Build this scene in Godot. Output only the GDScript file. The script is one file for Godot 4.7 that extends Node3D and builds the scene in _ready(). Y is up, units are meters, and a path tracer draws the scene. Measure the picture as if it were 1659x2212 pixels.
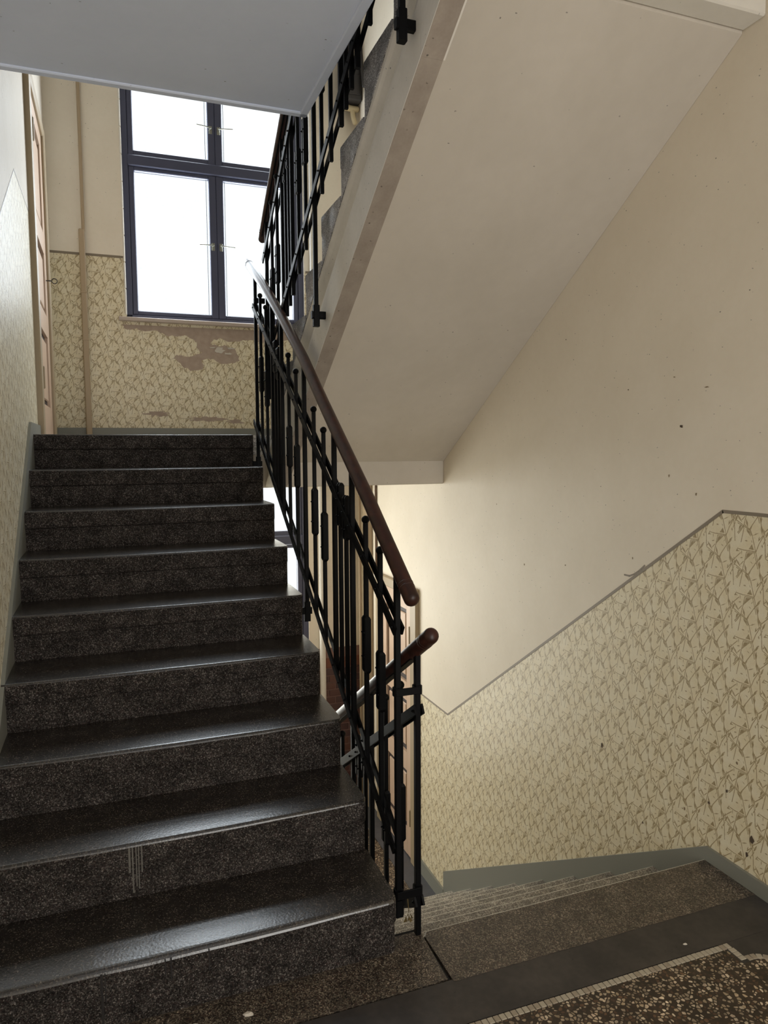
extends Node3D
# Stairwell of an old apartment house. X = across the flights, Y measured from the eye, D = distance away from the camera.
# p(X, Y, D) puts such a point in the world (landing floor at y = 0, camera 1.518 m above it, D along -z).

const EYE := 1.518
const XL := -0.393      # left wall
const XR := 0.757       # well-side end of the lower flight
const XW := 2.02        # right wall
const ZB := 6.037       # back wall
const HL := 0.102       # half landing
const LL := -3.08       # lower half landing
const TOP := 1.664      # upper floor
const R1 := 0.18
const G1 := 0.2775
const R2 := 0.1736
const G2 := 0.2762
const G0 := 0.268

var mats := {}
var used := {}
var rng := RandomNumberGenerator.new()


func p(x: float, y: float, d: float) -> Vector3:
	return Vector3(x, y + EYE, -d)


# ---------------------------------------------------------------- nodes
func numbered(called: String) -> String:
	var k: int = used.get(called, 0)
	used[called] = k + 1
	return called if k == 0 else "%s_%03d" % [called, k]


func tag(o: Node3D, label := "", category := "", group := "", kind := "") -> Node3D:
	if label:
		o.set_meta("label", label)
	if category:
		o.set_meta("category", category)
	if group:
		o.set_meta("group", group)
	if kind:
		o.set_meta("kind", kind)
	return o


func thing(called: String, label: String, category: String, at := Vector3.ZERO, group := "") -> Node3D:
	var o := Node3D.new()
	o.name = numbered(called)
	add_child(o)
	o.position = at
	return tag(o, label, category, group)


func obj(called: String, st: SurfaceTool, m: Material, parent: Node3D = null, label := "") -> MeshInstance3D:
	st.generate_normals()
	return put(called, st.commit(), m, parent, label)


func put(called: String, mesh: Mesh, m: Material, parent: Node3D = null, label := "") -> MeshInstance3D:
	var o := MeshInstance3D.new()
	o.mesh = mesh
	if m:
		o.material_override = m
	if parent == null:
		o.name = numbered(called)
		add_child(o)
	else:
		var k := 0
		o.name = called
		while parent.has_node(NodePath(o.name)):
			k += 1
			o.name = "%s_%03d" % [called, k]
		parent.add_child(o, true)
	if label:
		o.set_meta("label", label)
	return o


func struct(called: String, st: SurfaceTool, m: Material, label: String, category: String) -> MeshInstance3D:
	var o := obj(called, st, m)
	tag(o, label, category, "", "structure")
	return o


# ---------------------------------------------------------------- geometry
func mb() -> SurfaceTool:
	var st := SurfaceTool.new()
	st.begin(Mesh.PRIMITIVE_TRIANGLES)
	st.set_smooth_group(-1)
	return st


func tri(st: SurfaceTool, a: Vector3, b: Vector3, c: Vector3) -> void:
	st.add_vertex(a)
	st.add_vertex(b)
	st.add_vertex(c)


# a triangle turned so that it faces away from the point "inside"
func tri_out(st: SurfaceTool, a: Vector3, b: Vector3, c: Vector3, inside: Vector3) -> void:
	var n := (c - a).cross(b - a)
	if n.dot((a + b + c) / 3.0 - inside) < 0.0:
		tri(st, a, c, b)
	else:
		tri(st, a, b, c)


func quad_out(st: SurfaceTool, a: Vector3, b: Vector3, c: Vector3, d: Vector3, inside: Vector3) -> void:
	tri_out(st, a, b, c, inside)
	tri_out(st, a, c, d, inside)


# axis-aligned box between two world points, with chamfered edges if ch > 0
func box(st: SurfaceTool, a: Vector3, b: Vector3, ch := 0.0) -> void:
	var lo := a.min(b)
	var hi := a.max(b)
	var c := (lo + hi) / 2.0
	var h := (hi - lo) / 2.0
	if ch <= 0.0:
		for ax in 3:
			for s in [-1.0, 1.0]:
				var n := Vector3.ZERO
				n[ax] = s
				var u := Vector3.ZERO
				u[(ax + 1) % 3] = 1.0
				var v := Vector3.ZERO
				v[(ax + 2) % 3] = 1.0
				quad_out(st, c + (n - u - v) * h, c + (n + u - v) * h, c + (n + u + v) * h, c + (n - u + v) * h, c)
		return
	ch = minf(ch, minf(h.x, minf(h.y, h.z)) * 0.9)
	var i := h - Vector3(ch, ch, ch)
	for ax in 3:
		var u := (ax + 1) % 3
		var v := (ax + 2) % 3
		for s in [-1.0, 1.0]:
			var q := []
			for k in [[-1, -1], [1, -1], [1, 1], [-1, 1]]:
				var w := Vector3.ZERO
				w[ax] = h[ax] * s
				w[u] = i[u] * k[0]
				w[v] = i[v] * k[1]
				q.append(c + w)
			quad_out(st, q[0], q[1], q[2], q[3], c)
			for s2 in [-1.0, 1.0]:   # edge between faces ax,s and u,s2
				var e := []
				for k in [-1.0, 1.0]:
					var w1 := Vector3.ZERO
					w1[ax] = h[ax] * s
					w1[u] = i[u] * s2
					w1[v] = i[v] * k
					var w2 := Vector3.ZERO
					w2[ax] = i[ax] * s
					w2[u] = h[u] * s2
					w2[v] = i[v] * k
					e.append([c + w1, c + w2])
				quad_out(st, e[0][0], e[0][1], e[1][1], e[1][0], c)
	for sx in [-1.0, 1.0]:
		for sy in [-1.0, 1.0]:
			for sz in [-1.0, 1.0]:
				var sg := Vector3(sx, sy, sz)
				tri_out(st, c + Vector3(h.x, i.y, i.z) * sg, c + Vector3(i.x, h.y, i.z) * sg, c + Vector3(i.x, i.y, h.z) * sg, c)


# closed loops joined in order, both ends capped (fan from the loop point "hub"); inside = a point about in the middle of the solid
func loft(st: SurfaceTool, rings: Array, hub := 0, caps := true, other: SurfaceTool = null, from_edge := 0, to_edge := 0, third: SurfaceTool = null, from3 := 0, to3 := 0) -> void:
	var n: int = rings[0].size()
	# orientation: compare the first cap's area vector with the run direction
	var area := Vector3.ZERO
	var r0: PackedVector3Array = rings[0]
	for k in n:
		area += r0[k].cross(r0[(k + 1) % n])
	var c0 := Vector3.ZERO
	var c1 := Vector3.ZERO
	for k in n:
		c0 += r0[k] / n
		c1 += rings[rings.size() - 1][k] / n
	var flip := area.dot(c1 - c0) > 0.0
	for r in rings.size() - 1:
		var a: PackedVector3Array = rings[r]
		var b: PackedVector3Array = rings[r + 1]
		for k in n:
			var k2 := (k + 1) % n
			var t := other if other != null and k >= from_edge and k < to_edge else st
			if third != null and k >= from3 and k < to3:
				t = third
			if flip:
				tri(t, a[k], b[k2], a[k2])
				tri(t, a[k], b[k], b[k2])
			else:
				tri(t, a[k], a[k2], b[k2])
				tri(t, a[k], b[k2], b[k])
	if not caps:
		return
	var e: PackedVector3Array = rings[rings.size() - 1]
	for k in range(1, n - 1):
		var i := (hub + k) % n
		var j := (hub + k + 1) % n
		if flip:
			tri(st, r0[hub], r0[i], r0[j])
			tri(st, e[hub], e[j], e[i])
		else:
			tri(st, r0[hub], r0[j], r0[i])
			tri(st, e[hub], e[i], e[j])


# polygon in the (D, Y) plane drawn out from X = x0 to X = x1; triangulated, so it may be concave
func prism_x(st: SurfaceTool, pts: Array, x0: float, x1: float) -> void:
	var poly := PackedVector2Array(pts)
	if Geometry2D.is_polygon_clockwise(poly):
		poly.reverse()
	var idx := Geometry2D.triangulate_polygon(poly)
	for side in 2:
		var x := x0 if side == 0 else x1
		var inside := p((x0 + x1) / 2.0, 0.0, 0.0)
		for t in range(0, idx.size(), 3):
			var a := p(x, poly[idx[t]].y, poly[idx[t]].x)
			var b := p(x, poly[idx[t + 1]].y, poly[idx[t + 1]].x)
			var c := p(x, poly[idx[t + 2]].y, poly[idx[t + 2]].x)
			tri_out(st, a, b, c, Vector3(inside.x, a.y, a.z))
	for k in poly.size():
		var q := poly[k]
		var w := poly[(k + 1) % poly.size()]
		var e := (w - q).orthogonal()      # points out of a counter-clockwise polygon or into it; fixed by the offset below
		var mid := (q + w) / 2.0
		var o := mid - Vector2(e.x, e.y).normalized() * -0.001
		if Geometry2D.is_point_in_polygon(o, poly) == false:
			o = mid + Vector2(e.x, e.y).normalized() * -0.001
		var ins := p((x0 + x1) / 2.0, o.y, o.x)
		quad_out(st, p(x0, q.y, q.x), p(x0, w.y, w.x), p(x1, w.y, w.x), p(x1, q.y, q.x), ins)


# flat polygon standing in the plane X = x (pts are (D, Y)) or D = d (pts are (X, Y)), or lying at height y (pts are (X, D))
func flat(st: SurfaceTool, pts: Array, axis: String, at: float, facing: Vector3) -> void:
	var poly := PackedVector2Array(pts)
	var idx := Geometry2D.triangulate_polygon(poly)
	for t in range(0, idx.size(), 3):
		var v := []
		for k in 3:
			var q := poly[idx[t + k]]
			if axis == "x":
				v.append(p(at, q.y, q.x))
			elif axis == "d":
				v.append(p(q.x, q.y, at))
			else:
				v.append(p(q.x, at, q.y))
		tri_out(st, v[0], v[1], v[2], (v[0] + v[1] + v[2]) / 3.0 - facing)


# bar of rectangular section with chamfered corners along a straight line; w is along "side", h along the third direction
func bar(st: SurfaceTool, a: Vector3, b: Vector3, side: Vector3, w: float, h: float, ch := 0.002) -> void:
	var t := (b - a).normalized()
	var s := (side - t * side.dot(t)).normalized()
	var u := t.cross(s)
	var rings := []
	for e in [a, b]:
		var ring := PackedVector3Array()
		for k in [[-1, -1, 0, 1], [-1, -1, 1, 0], [1, -1, -1, 0], [1, -1, 0, 1], [1, 1, 0, -1], [1, 1, -1, 0], [-1, 1, 1, 0], [-1, 1, 0, -1]]:
			ring.append(e + s * (k[0] * w / 2.0 + k[2] * ch) + u * (k[1] * h / 2.0 + k[3] * ch))
		rings.append(ring)
	loft(st, rings)


# round tube through points, with domed ends
func tube(st: SurfaceTool, pts: Array, r: float, sides := 12, dome := true, squash := 1.0) -> void:
	var rings := []
	var n := pts.size()
	for i in n:
		var t: Vector3 = (pts[mini(i + 1, n - 1)] - pts[maxi(i - 1, 0)]).normalized()
		var s := t.cross(Vector3.UP)
		if s.length() < 0.05:
			s = t.cross(Vector3.RIGHT)
		s = s.normalized()
		var u := s.cross(t)
		var steps := [[0.0, 1.0]]
		if dome and i == 0:
			steps = [[-1.0, 0.06], [-0.92, 0.4], [-0.7, 0.72], [-0.38, 0.925], [0.0, 1.0]]
		elif dome and i == n - 1:
			steps = [[0.0, 1.0], [0.38, 0.925], [0.7, 0.72], [0.92, 0.4], [1.0, 0.06]]
		for e in steps:
			var ring := PackedVector3Array()
			for k in sides:
				var a := TAU * k / sides
				ring.append(pts[i] + t * e[0] * r * 0.8 + (s * cos(a) + u * sin(a) * squash) * r * e[1])
			rings.append(ring)
	loft(st, rings)


func ball(st: SurfaceTool, c: Vector3, r: float, seg := 12) -> void:
	var rings := []
	for i in range(0, seg / 2 + 1):
		var t := PI * i / (seg / 2)
		var ring := PackedVector3Array()
		for k in seg:
			var a := TAU * k / seg
			ring.append(c + Vector3(cos(a) * sin(t), cos(t), sin(a) * sin(t)) * r)
		rings.append(ring)
	loft(st, rings, 0, false)


func smooth() -> SurfaceTool:
	var st := SurfaceTool.new()
	st.begin(Mesh.PRIMITIVE_TRIANGLES)
	st.set_smooth_group(1)
	return st


# ---------------------------------------------------------------- textures and materials
func image_of(w: int, h: int, data: PackedByteArray) -> ImageTexture:
	return ImageTexture.create_from_image(Image.create_from_data(w, h, false, Image.FORMAT_RGB8, data))


func noise_bytes(w: int, h: int, kind: int, freq: float, s: int, ret := FastNoiseLite.RETURN_CELL_VALUE, octaves := 1) -> PackedByteArray:
	var n := FastNoiseLite.new()
	n.noise_type = kind as FastNoiseLite.NoiseType
	n.seed = s
	n.frequency = freq
	n.fractal_type = FastNoiseLite.FRACTAL_NONE if octaves == 1 else FastNoiseLite.FRACTAL_FBM
	n.fractal_octaves = octaves
	n.cellular_return_type = ret as FastNoiseLite.CellularReturnType
	n.cellular_jitter = 1.0
	var im: Image = n.get_seamless_image(w, h) if kind != FastNoiseLite.TYPE_CELLULAR else n.get_image(w, h)
	im.convert(Image.FORMAT_L8)
	return im.get_data()


# stone chips in a dark matrix: chip tone from the cell value, matrix where two cells meet
func chips(size: int, cell: float, s: int, palette: Array, matrix: Color, gap: int, fine := 0.0) -> ImageTexture:
	var val := noise_bytes(size, size, FastNoiseLite.TYPE_CELLULAR, 1.0 / cell, s)
	var edge := noise_bytes(size, size, FastNoiseLite.TYPE_CELLULAR, 1.0 / cell, s, FastNoiseLite.RETURN_DISTANCE2_SUB)
	var mott := noise_bytes(size, size, FastNoiseLite.TYPE_SIMPLEX_SMOOTH, 0.006, s + 5, 0, 3)
	var grit := noise_bytes(size, size, FastNoiseLite.TYPE_CELLULAR, 1.0 / 3.0, s + 9)
	var lut := PackedByteArray()
	for v in 256:
		var k := float((v * 7919) % 256) / 256.0 * palette.size()
		var c: Color = palette[int(k) % palette.size()]
		var f := 0.85 + 0.3 * float((v * 104729) % 101) / 101.0
		lut.append_array(PackedByteArray([clampi(int(c.r8 * f), 0, 255), clampi(int(c.g8 * f), 0, 255), clampi(int(c.b8 * f), 0, 255)]))
	var out := PackedByteArray()
	out.resize(size * size * 3)
	for i in size * size:
		var m := 0.8 + mott[i] * 0.0016 + (grit[i] - 128) * 0.0012 * fine
		var j := i * 3
		if edge[i] < gap:
			out[j] = int(matrix.r8 * m)
			out[j + 1] = int(matrix.g8 * m)
			out[j + 2] = int(matrix.b8 * m)
		else:
			var v := int(val[i]) * 3
			out[j] = mini(255, int(lut[v] * m))
			out[j + 1] = mini(255, int(lut[v + 1] * m))
			out[j + 2] = mini(255, int(lut[v + 2] * m))
	return image_of(size, size, out)


# mottled plain surface
func mottle(size: int, s: int, a: Color, b: Color, freq: float, specks := 0) -> ImageTexture:
	var n1 := noise_bytes(size, size, FastNoiseLite.TYPE_SIMPLEX_SMOOTH, freq, s, 0, 4)
	var n2 := noise_bytes(size, size, FastNoiseLite.TYPE_SIMPLEX_SMOOTH, freq * 9.0, s + 1, 0, 3)
	var out := PackedByteArray()
	out.resize(size * size * 3)
	for i in size * size:
		var t := clampf(n1[i] / 255.0 * 0.7 + n2[i] / 255.0 * 0.3, 0.0, 1.0)
		var j := i * 3
		out[j] = int(lerpf(a.r8, b.r8, t))
		out[j + 1] = int(lerpf(a.g8, b.g8, t))
		out[j + 2] = int(lerpf(a.b8, b.b8, t))
	for k in specks:
		var x := rng.randi_range(2, size - 3)
		var y := rng.randi_range(2, size - 3)
		var f := rng.randf_range(0.45, 0.85)
		for dy in rng.randi_range(1, 2):
			for dx in rng.randi_range(1, 3):
				var j := ((y + dy) * size + x + dx) * 3
				for c in 3:
					out[j + c] = int(out[j + c] * f)
	return image_of(size, size, out)


# the rolled wall pattern: cracked twigs, wedges and small ticks in eight columns, each column printed at its own height
func wallpaper() -> ImageTexture:
	var cw := 256
	var chh := 310
	var w := cw * 8
	var h := chh * 2
	var cov := PackedByteArray()
	cov.resize(w * h)
	var phase := [0.19, 0.48, 0.26, 0.86, 0.49, 0.93, 0.60, 0.40]
	# thin lines, then leaf-shaped strokes (thick in the middle) and filled wedges; measured on one motif, 590 wide and 842 high
	var lines := [[90, 395, 200, 430, 250, 437], [240, 436, 330, 452, 425, 474], [252, 466, 340, 480, 412, 492], [250, 8, 310, 60, 350, 170, 415, 440, 424, 474],
		[424, 474, 460, 620, 500, 780, 533, 950], [398, 492, 436, 630, 474, 790], [430, 470, 482, 330, 560, 190], [560, 190, 570, 130, 722, -8], [470, 275, 545, 188], [540, 60, 560, 150, 590, 330, 606, 596],
		[565, 90, 585, 180], [28, 690, 110, 752, 190, 822, 292, 902], [64, 750, 120, 790, 176, 836], [200, 800, 240, 838, 280, 882], [182, 822, 80, 952], [170, 812, 64, 930], [250, 466, 222, 620, 184, 800],
		[292, 890, 372, 770, 450, 655], [450, 655, 545, 535], [186, 10, 162, 140, 138, 272], [310, 60, 340, -30], [560, 340, 600, 250], [292, 902, 330, 1000], [196, 640, 140, 700], [8, 560, 24, 690]]
	var leaves := [[155, 424, 156, 506, 6], [240, 20, 322, 182, 15], [508, -30, 536, 182, 17], [40, 575, 142, 742, 14], [222, 690, 262, 856, 15], [482, 602, 545, 528, 9], [470, 650, 540, 566, 9],
		[502, 640, 506, 800, 16], [650, 104, 592, 240, 15], [535, 345, 545, 408, 10], [212, 250, 264, 262, 10], [130, 572, 182, 568, 8], [362, 168, 462, 130, 7], [130, 780, 84, 884, 14], [486, 196, 470, 276, 9],
		[234, 880, 276, 960, 12], [330, 650, 372, 690, 6], [400, 560, 380, 600, 5], [330, 250, 352, 300, 5], [60, 620, 30, 660, 8]]
	var wedges := [[38, 442, 88, 355, 72, 424], [38, 442, 74, 420, 124, 444], [288, 418, 388, 436, 350, 328], [268, 488, 372, 497, 222, 632], [96, 800, 150, 796, 84, 884]]
	for col in 8:
		for rep in [-2, -1, 0, 1, 2]:
			var o := Vector2(col * cw, (rep + phase[col]) * chh)
			for g in lines:
				var q := motif(g, o)
				for k in q.size() - 1:
					stroke(cov, w, h, q[k], q[k + 1], 2.9, 2.9)
			for g in leaves:
				var q := motif(g.slice(0, 4), o)
				var m: Vector2 = (q[0] + q[1]) / 2.0
				stroke(cov, w, h, q[0], m, 0.8, g[4] * 0.5)
				stroke(cov, w, h, m, q[1], g[4] * 0.5, 0.8)
			for g in wedges:
				wedge(cov, w, h, motif(g, o))
	var patch := noise_bytes(w, h, FastNoiseLite.TYPE_SIMPLEX_SMOOTH, 0.03, 71, 0, 3)
	var blot := noise_bytes(w, h, FastNoiseLite.TYPE_SIMPLEX_SMOOTH, 0.006, 72, 0, 3)
	var vein := noise_bytes(w, h, FastNoiseLite.TYPE_CELLULAR, 1.0 / 26.0, 73, FastNoiseLite.RETURN_DISTANCE2_SUB)
	var base := Color(0.90, 0.865, 0.765)
	var warm := Color(0.87, 0.815, 0.68)
	var ink := Color(0.60, 0.525, 0.38)
	var out := PackedByteArray()
	out.resize(w * h * 3)
	for i in w * h:
		var t := blot[i] / 255.0
		var k := cov[i] / 255.0 * clampf(0.55 + patch[i] / 255.0 * 0.75, 0.0, 1.0) * 0.97
		if vein[i] < 12 and patch[i] > 140:
			k = maxf(k, 0.16)
		var j := i * 3
		out[j] = int(255.0 * lerpf(lerpf(base.r, warm.r, t), ink.r, k))
		out[j + 1] = int(255.0 * lerpf(lerpf(base.g, warm.g, t), ink.g, k))
		out[j + 2] = int(255.0 * lerpf(lerpf(base.b, warm.b, t), ink.b, k))
	return image_of(w, h, out)


# points of a motif in texture pixels; the sideways slope of the measured picture is taken out
func motif(g: Array, o: Vector2) -> Array:
	var q := []
	for k in g.size() / 2:
		var x: float = g[k * 2] - 30.0
		q.append(o + Vector2(x * 0.434, (g[k * 2 + 1] - 440.0 - 0.19 * x) * 0.368))
	return q


func stroke(cov: PackedByteArray, w: int, h: int, a: Vector2, b: Vector2, wa: float, wb: float) -> void:
	var m := maxf(wa, wb) + 1.5
	var ab := b - a
	var l2 := maxf(ab.length_squared(), 0.01)
	var y0 := maxi(0, int(minf(a.y, b.y) - m))
	var y1 := mini(h - 1, int(maxf(a.y, b.y) + m))
	for y in range(y0, y1 + 1):
		for x in range(int(minf(a.x, b.x) - m), int(maxf(a.x, b.x) + m) + 1):
			var q := Vector2(x, y)
			var t := clampf((q - a).dot(ab) / l2, 0.0, 1.0)
			var e := lerpf(wa, wb, t) + 0.5 - (q - a - ab * t).length()
			if e > 0.0:
				var i := y * w + posmod(x, w)
				cov[i] = maxi(cov[i], int(255.0 * minf(e, 1.0)))


func wedge(cov: PackedByteArray, w: int, h: int, q: Array) -> void:
	var tri_pts := PackedVector2Array(q)
	var lo: Vector2 = q[0].min(q[1]).min(q[2])
	var hi: Vector2 = q[0].max(q[1]).max(q[2])
	for y in range(maxi(0, int(lo.y)), mini(h - 1, int(hi.y) + 1) + 1):
		for x in range(int(lo.x), int(hi.x) + 2):
			if Geometry2D.is_point_in_polygon(Vector2(x, y), tri_pts):
				cov[y * w + posmod(x, w)] = 255


# hammered glass: small dimples, pale
func hammered() -> ImageTexture:
	var size := 512
	var d := noise_bytes(size, size, FastNoiseLite.TYPE_CELLULAR, 1.0 / 17.0, 31, FastNoiseLite.RETURN_DISTANCE)
	var n := noise_bytes(size, size, FastNoiseLite.TYPE_SIMPLEX_SMOOTH, 0.02, 32, 0, 2)
	var out := PackedByteArray()
	out.resize(size * size * 3)
	for i in size * size:
		var v := 255.0
		if d[i] < 50:
			v -= (50 - d[i]) * 0.9 * clampf((n[i] - 90) / 90.0, 0.15, 1.0)
		var j := i * 3
		out[j] = int(clampf(v * 0.965, 0, 255))
		out[j + 1] = int(clampf(v * 0.995, 0, 255))
		out[j + 2] = int(clampf(v, 0, 255))
	return image_of(size, size, out)


func relief(freq: float, s: int, strength: float, octaves := 4) -> NoiseTexture2D:
	var n := FastNoiseLite.new()
	n.seed = s
	n.frequency = freq
	n.fractal_octaves = octaves
	var t := NoiseTexture2D.new()
	t.width = 512
	t.height = 512
	t.seamless = true
	t.as_normal_map = true
	t.bump_strength = strength
	t.noise = n
	return t


func mat(called: String, color: Color, rough: float, tex: Texture2D = null, metres := 1.0, metal := 0.0) -> StandardMaterial3D:
	var m := StandardMaterial3D.new()
	m.resource_name = called
	m.albedo_color = color
	m.roughness = rough
	m.metallic = metal
	if tex:
		m.albedo_texture = tex
		m.uv1_triplanar = true
		m.uv1_world_triplanar = true
		m.uv1_triplanar_sharpness = 8.0
		m.uv1_scale = Vector3.ONE / metres
	mats[called] = m
	return m


func bumpy(m: StandardMaterial3D, t: Texture2D, amount: float) -> void:
	m.normal_enabled = true
	m.normal_texture = t
	m.normal_scale = amount


func make_materials() -> void:
	var plaster_bump := relief(0.02, 3, 2.0)
	var grain_bump := relief(0.12, 4, 3.0, 2)
	var paint := mat("wall_paint", Color(1, 1, 1), 0.55, mottle(1024, 11, Color(0.88, 0.834, 0.762), Color(0.912, 0.873, 0.808), 0.004, 260), 1.7)
	bumpy(paint, plaster_bump, 0.12)
	var pw := mat("wallpaper", Color(1, 1, 1), 0.42, wallpaper(), 1.0)
	pw.uv1_scale = Vector3(1.0 / 1.024, 1.0 / 0.31, 1.0 / 1.024)
	bumpy(pw, plaster_bump, 0.1)
	var pr := pw.duplicate() as StandardMaterial3D
	pr.uv1_scale = Vector3(1.0 / 1.024, 1.0 / 0.31, -1.0 / 1.024)
	mats["wallpaper_right"] = pr
	# the left wall carries a coat of oil paint: bluish tint put in for its cool sheen
	var brushed := relief(0.05, 9, 3.0, 3)
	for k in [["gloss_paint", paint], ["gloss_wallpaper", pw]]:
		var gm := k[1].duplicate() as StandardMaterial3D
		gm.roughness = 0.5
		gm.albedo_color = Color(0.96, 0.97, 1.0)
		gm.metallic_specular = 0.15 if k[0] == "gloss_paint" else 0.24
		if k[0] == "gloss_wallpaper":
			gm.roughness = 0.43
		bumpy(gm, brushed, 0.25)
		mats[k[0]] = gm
	mat("border_line", Color(0.50, 0.45, 0.38), 0.5)
	var white := mat("whitewash", Color(1, 1, 1), 0.75, mottle(1024, 17, Color(0.87, 0.85, 0.81), Color(0.91, 0.89, 0.855), 0.004, 200), 1.9)
	bumpy(white, plaster_bump, 0.15)
	var slabw := mat("slab_white", Color(1, 1, 1), 0.75, mottle(1024, 18, Color(0.86, 0.895, 0.965), Color(0.89, 0.92, 0.99), 0.004, 120), 1.9)
	bumpy(slabw, plaster_bump, 0.12)
	var white2 := mat("string_plaster", Color(1, 1, 1), 0.7, mottle(512, 19, Color(0.86, 0.84, 0.80), Color(0.92, 0.90, 0.87), 0.01, 120), 0.8)
	bumpy(white2, plaster_bump, 0.3)
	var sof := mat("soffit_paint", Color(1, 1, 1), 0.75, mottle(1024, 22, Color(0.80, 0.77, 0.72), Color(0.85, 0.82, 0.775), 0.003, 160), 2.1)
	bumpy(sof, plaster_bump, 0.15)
	mat("string_edge_shade", Color(1, 1, 1), 0.7, mottle(256, 20, Color(0.58, 0.535, 0.49), Color(0.68, 0.635, 0.59), 0.02, 60), 0.5)  # darker colour stands in for shade under the string
	mat("skirting_paint", Color(0.50, 0.50, 0.465), 0.45)
	var tz := chips(1024, 6.0, 41, [Color(0.50, 0.47, 0.43), Color(0.28, 0.25, 0.23), Color(0.38, 0.34, 0.31), Color(0.18, 0.165, 0.16), Color(0.60, 0.57, 0.53), Color(0.33, 0.27, 0.25), Color(0.42, 0.40, 0.37)], Color(0.22, 0.195, 0.18), 22, 1.0)
	var sz := chips(1024, 5.5, 43, [Color(0.44, 0.425, 0.405), Color(0.29, 0.275, 0.265), Color(0.36, 0.345, 0.33), Color(0.21, 0.20, 0.195), Color(0.54, 0.525, 0.505), Color(0.31, 0.27, 0.26), Color(0.24, 0.23, 0.225), Color(0.33, 0.32, 0.305)], Color(0.20, 0.185, 0.18), 18, 1.4)
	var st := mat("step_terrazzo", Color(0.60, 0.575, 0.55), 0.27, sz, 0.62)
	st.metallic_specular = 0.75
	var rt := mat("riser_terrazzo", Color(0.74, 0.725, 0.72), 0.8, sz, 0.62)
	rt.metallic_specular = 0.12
	bumpy(st, grain_bump, 0.06)
	var ct := mat("clean_terrazzo", Color(0.90, 0.88, 0.84), 0.36, tz, 0.62)
	ct.metallic_specular = 0.6
	bumpy(ct, grain_bump, 0.1)
	var ps := mat("brightened_steps", Color(1, 1, 1), 0.36, chips(1024, 6.0, 45, [Color(0.70, 0.68, 0.64), Color(0.50, 0.48, 0.44), Color(0.58, 0.56, 0.52), Color(0.40, 0.37, 0.34), Color(0.76, 0.74, 0.70), Color(0.48, 0.44, 0.41)], Color(0.40, 0.37, 0.34), 20, 1.0), 0.62)  # paler chips stand in for the strong light on the lower steps
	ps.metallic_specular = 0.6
	var se := mat("step_end_terrazzo", Color(1, 1, 1), 0.4, chips(512, 5.0, 44, [Color(0.66, 0.66, 0.67), Color(0.50, 0.50, 0.51), Color(0.58, 0.57, 0.57), Color(0.40, 0.395, 0.40), Color(0.74, 0.74, 0.75)], Color(0.40, 0.39, 0.39), 18, 1.0), 0.3)
	var fz := chips(1024, 15.0, 47, [Color(0.66, 0.59, 0.50), Color(0.55, 0.49, 0.41), Color(0.36, 0.27, 0.20), Color(0.72, 0.66, 0.57), Color(0.26, 0.20, 0.16), Color(0.60, 0.53, 0.43), Color(0.20, 0.16, 0.13)], Color(0.20, 0.16, 0.125), 58, 0.6)
	mat("landing_terrazzo", Color(1, 1, 1), 0.4, fz, 0.78)
	mat("bounce_terrazzo", Color(1, 1, 1), 0.45, chips(512, 7.0, 49, [Color(0.80, 0.78, 0.74), Color(0.72, 0.70, 0.66), Color(0.62, 0.59, 0.56), Color(0.84, 0.82, 0.79)], Color(0.52, 0.49, 0.46), 25), 0.5)  # for an unseen floor, kept pale so it throws window light upward
	mat("dark_cement", Color(1, 1, 1), 0.38, mottle(512, 53, Color(0.15, 0.14, 0.145), Color(0.31, 0.285, 0.27), 0.007, 160), 0.9)
	mat("slate_cement", Color(1, 1, 1), 0.38, mottle(512, 54, Color(0.27, 0.27, 0.29), Color(0.33, 0.33, 0.35), 0.012, 90), 0.9)
	mat("joint", Color(0.11, 0.10, 0.095), 0.9)
	mat("mosaic_white", Color(0.68, 0.64, 0.57), 0.4)
	mat("mosaic_cream", Color(0.61, 0.56, 0.49), 0.4)
	var iron := mat("black_iron", Color(0.03, 0.03, 0.036), 0.5)
	iron.metallic_specular = 0.25
	var wood := mat("handrail_wood", Color(1, 1, 1), 0.36, wood_grain(), 0.6)
	wood.metallic_specular = 0.4
	mat("window_paint_flare", Color(0.29, 0.30, 0.38), 0.4)  # near-black frames lifted to blue-grey, flare from the panes put into the colour
	var pane := mat("window_glass", Color(0.25, 0.27, 0.28), 0.2)
	pane.emission_enabled = true
	pane.emission = Color(1, 1, 1)
	pane.emission_texture = hammered()
	pane.emission_operator = BaseMaterial3D.EMISSION_OP_MULTIPLY
	pane.emission_energy_multiplier = 1.12
	mat("door_paint", Color(0.77, 0.66, 0.57), 0.4)
	mat("door_frame_paint", Color(0.62, 0.55, 0.44), 0.45)
	mat("shaded_groove", Color(0.20, 0.15, 0.14), 0.6)  # shade of the panel recess put into the colour
	mat("pipe_paint", Color(0.66, 0.58, 0.47), 0.45)
	mat("brown_paint", Color(0.36, 0.27, 0.19), 0.45)
	mat("sill_stone", Color(0.72, 0.66, 0.61), 0.35)
	mat("zinc", Color(0.62, 0.62, 0.58), 0.35, null, 1.0, 0.85)
	mat("bare_plaster", Color(1, 1, 1), 0.85, mottle(256, 61, Color(0.62, 0.545, 0.485), Color(0.72, 0.65, 0.585), 0.02), 0.4)
	mat("pale_flake", Color(0.78, 0.75, 0.70), 0.8)
	mat("mark_dark", Color(0.30, 0.24, 0.18), 0.8)
	mat("mark_brown", Color(0.52, 0.45, 0.35), 0.8)
	for k in 4:
		mat("brick_%d" % k, [Color(0.34, 0.225, 0.21), Color(0.29, 0.20, 0.20), Color(0.37, 0.25, 0.22), Color(0.31, 0.22, 0.22)][k], 0.3)
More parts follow.
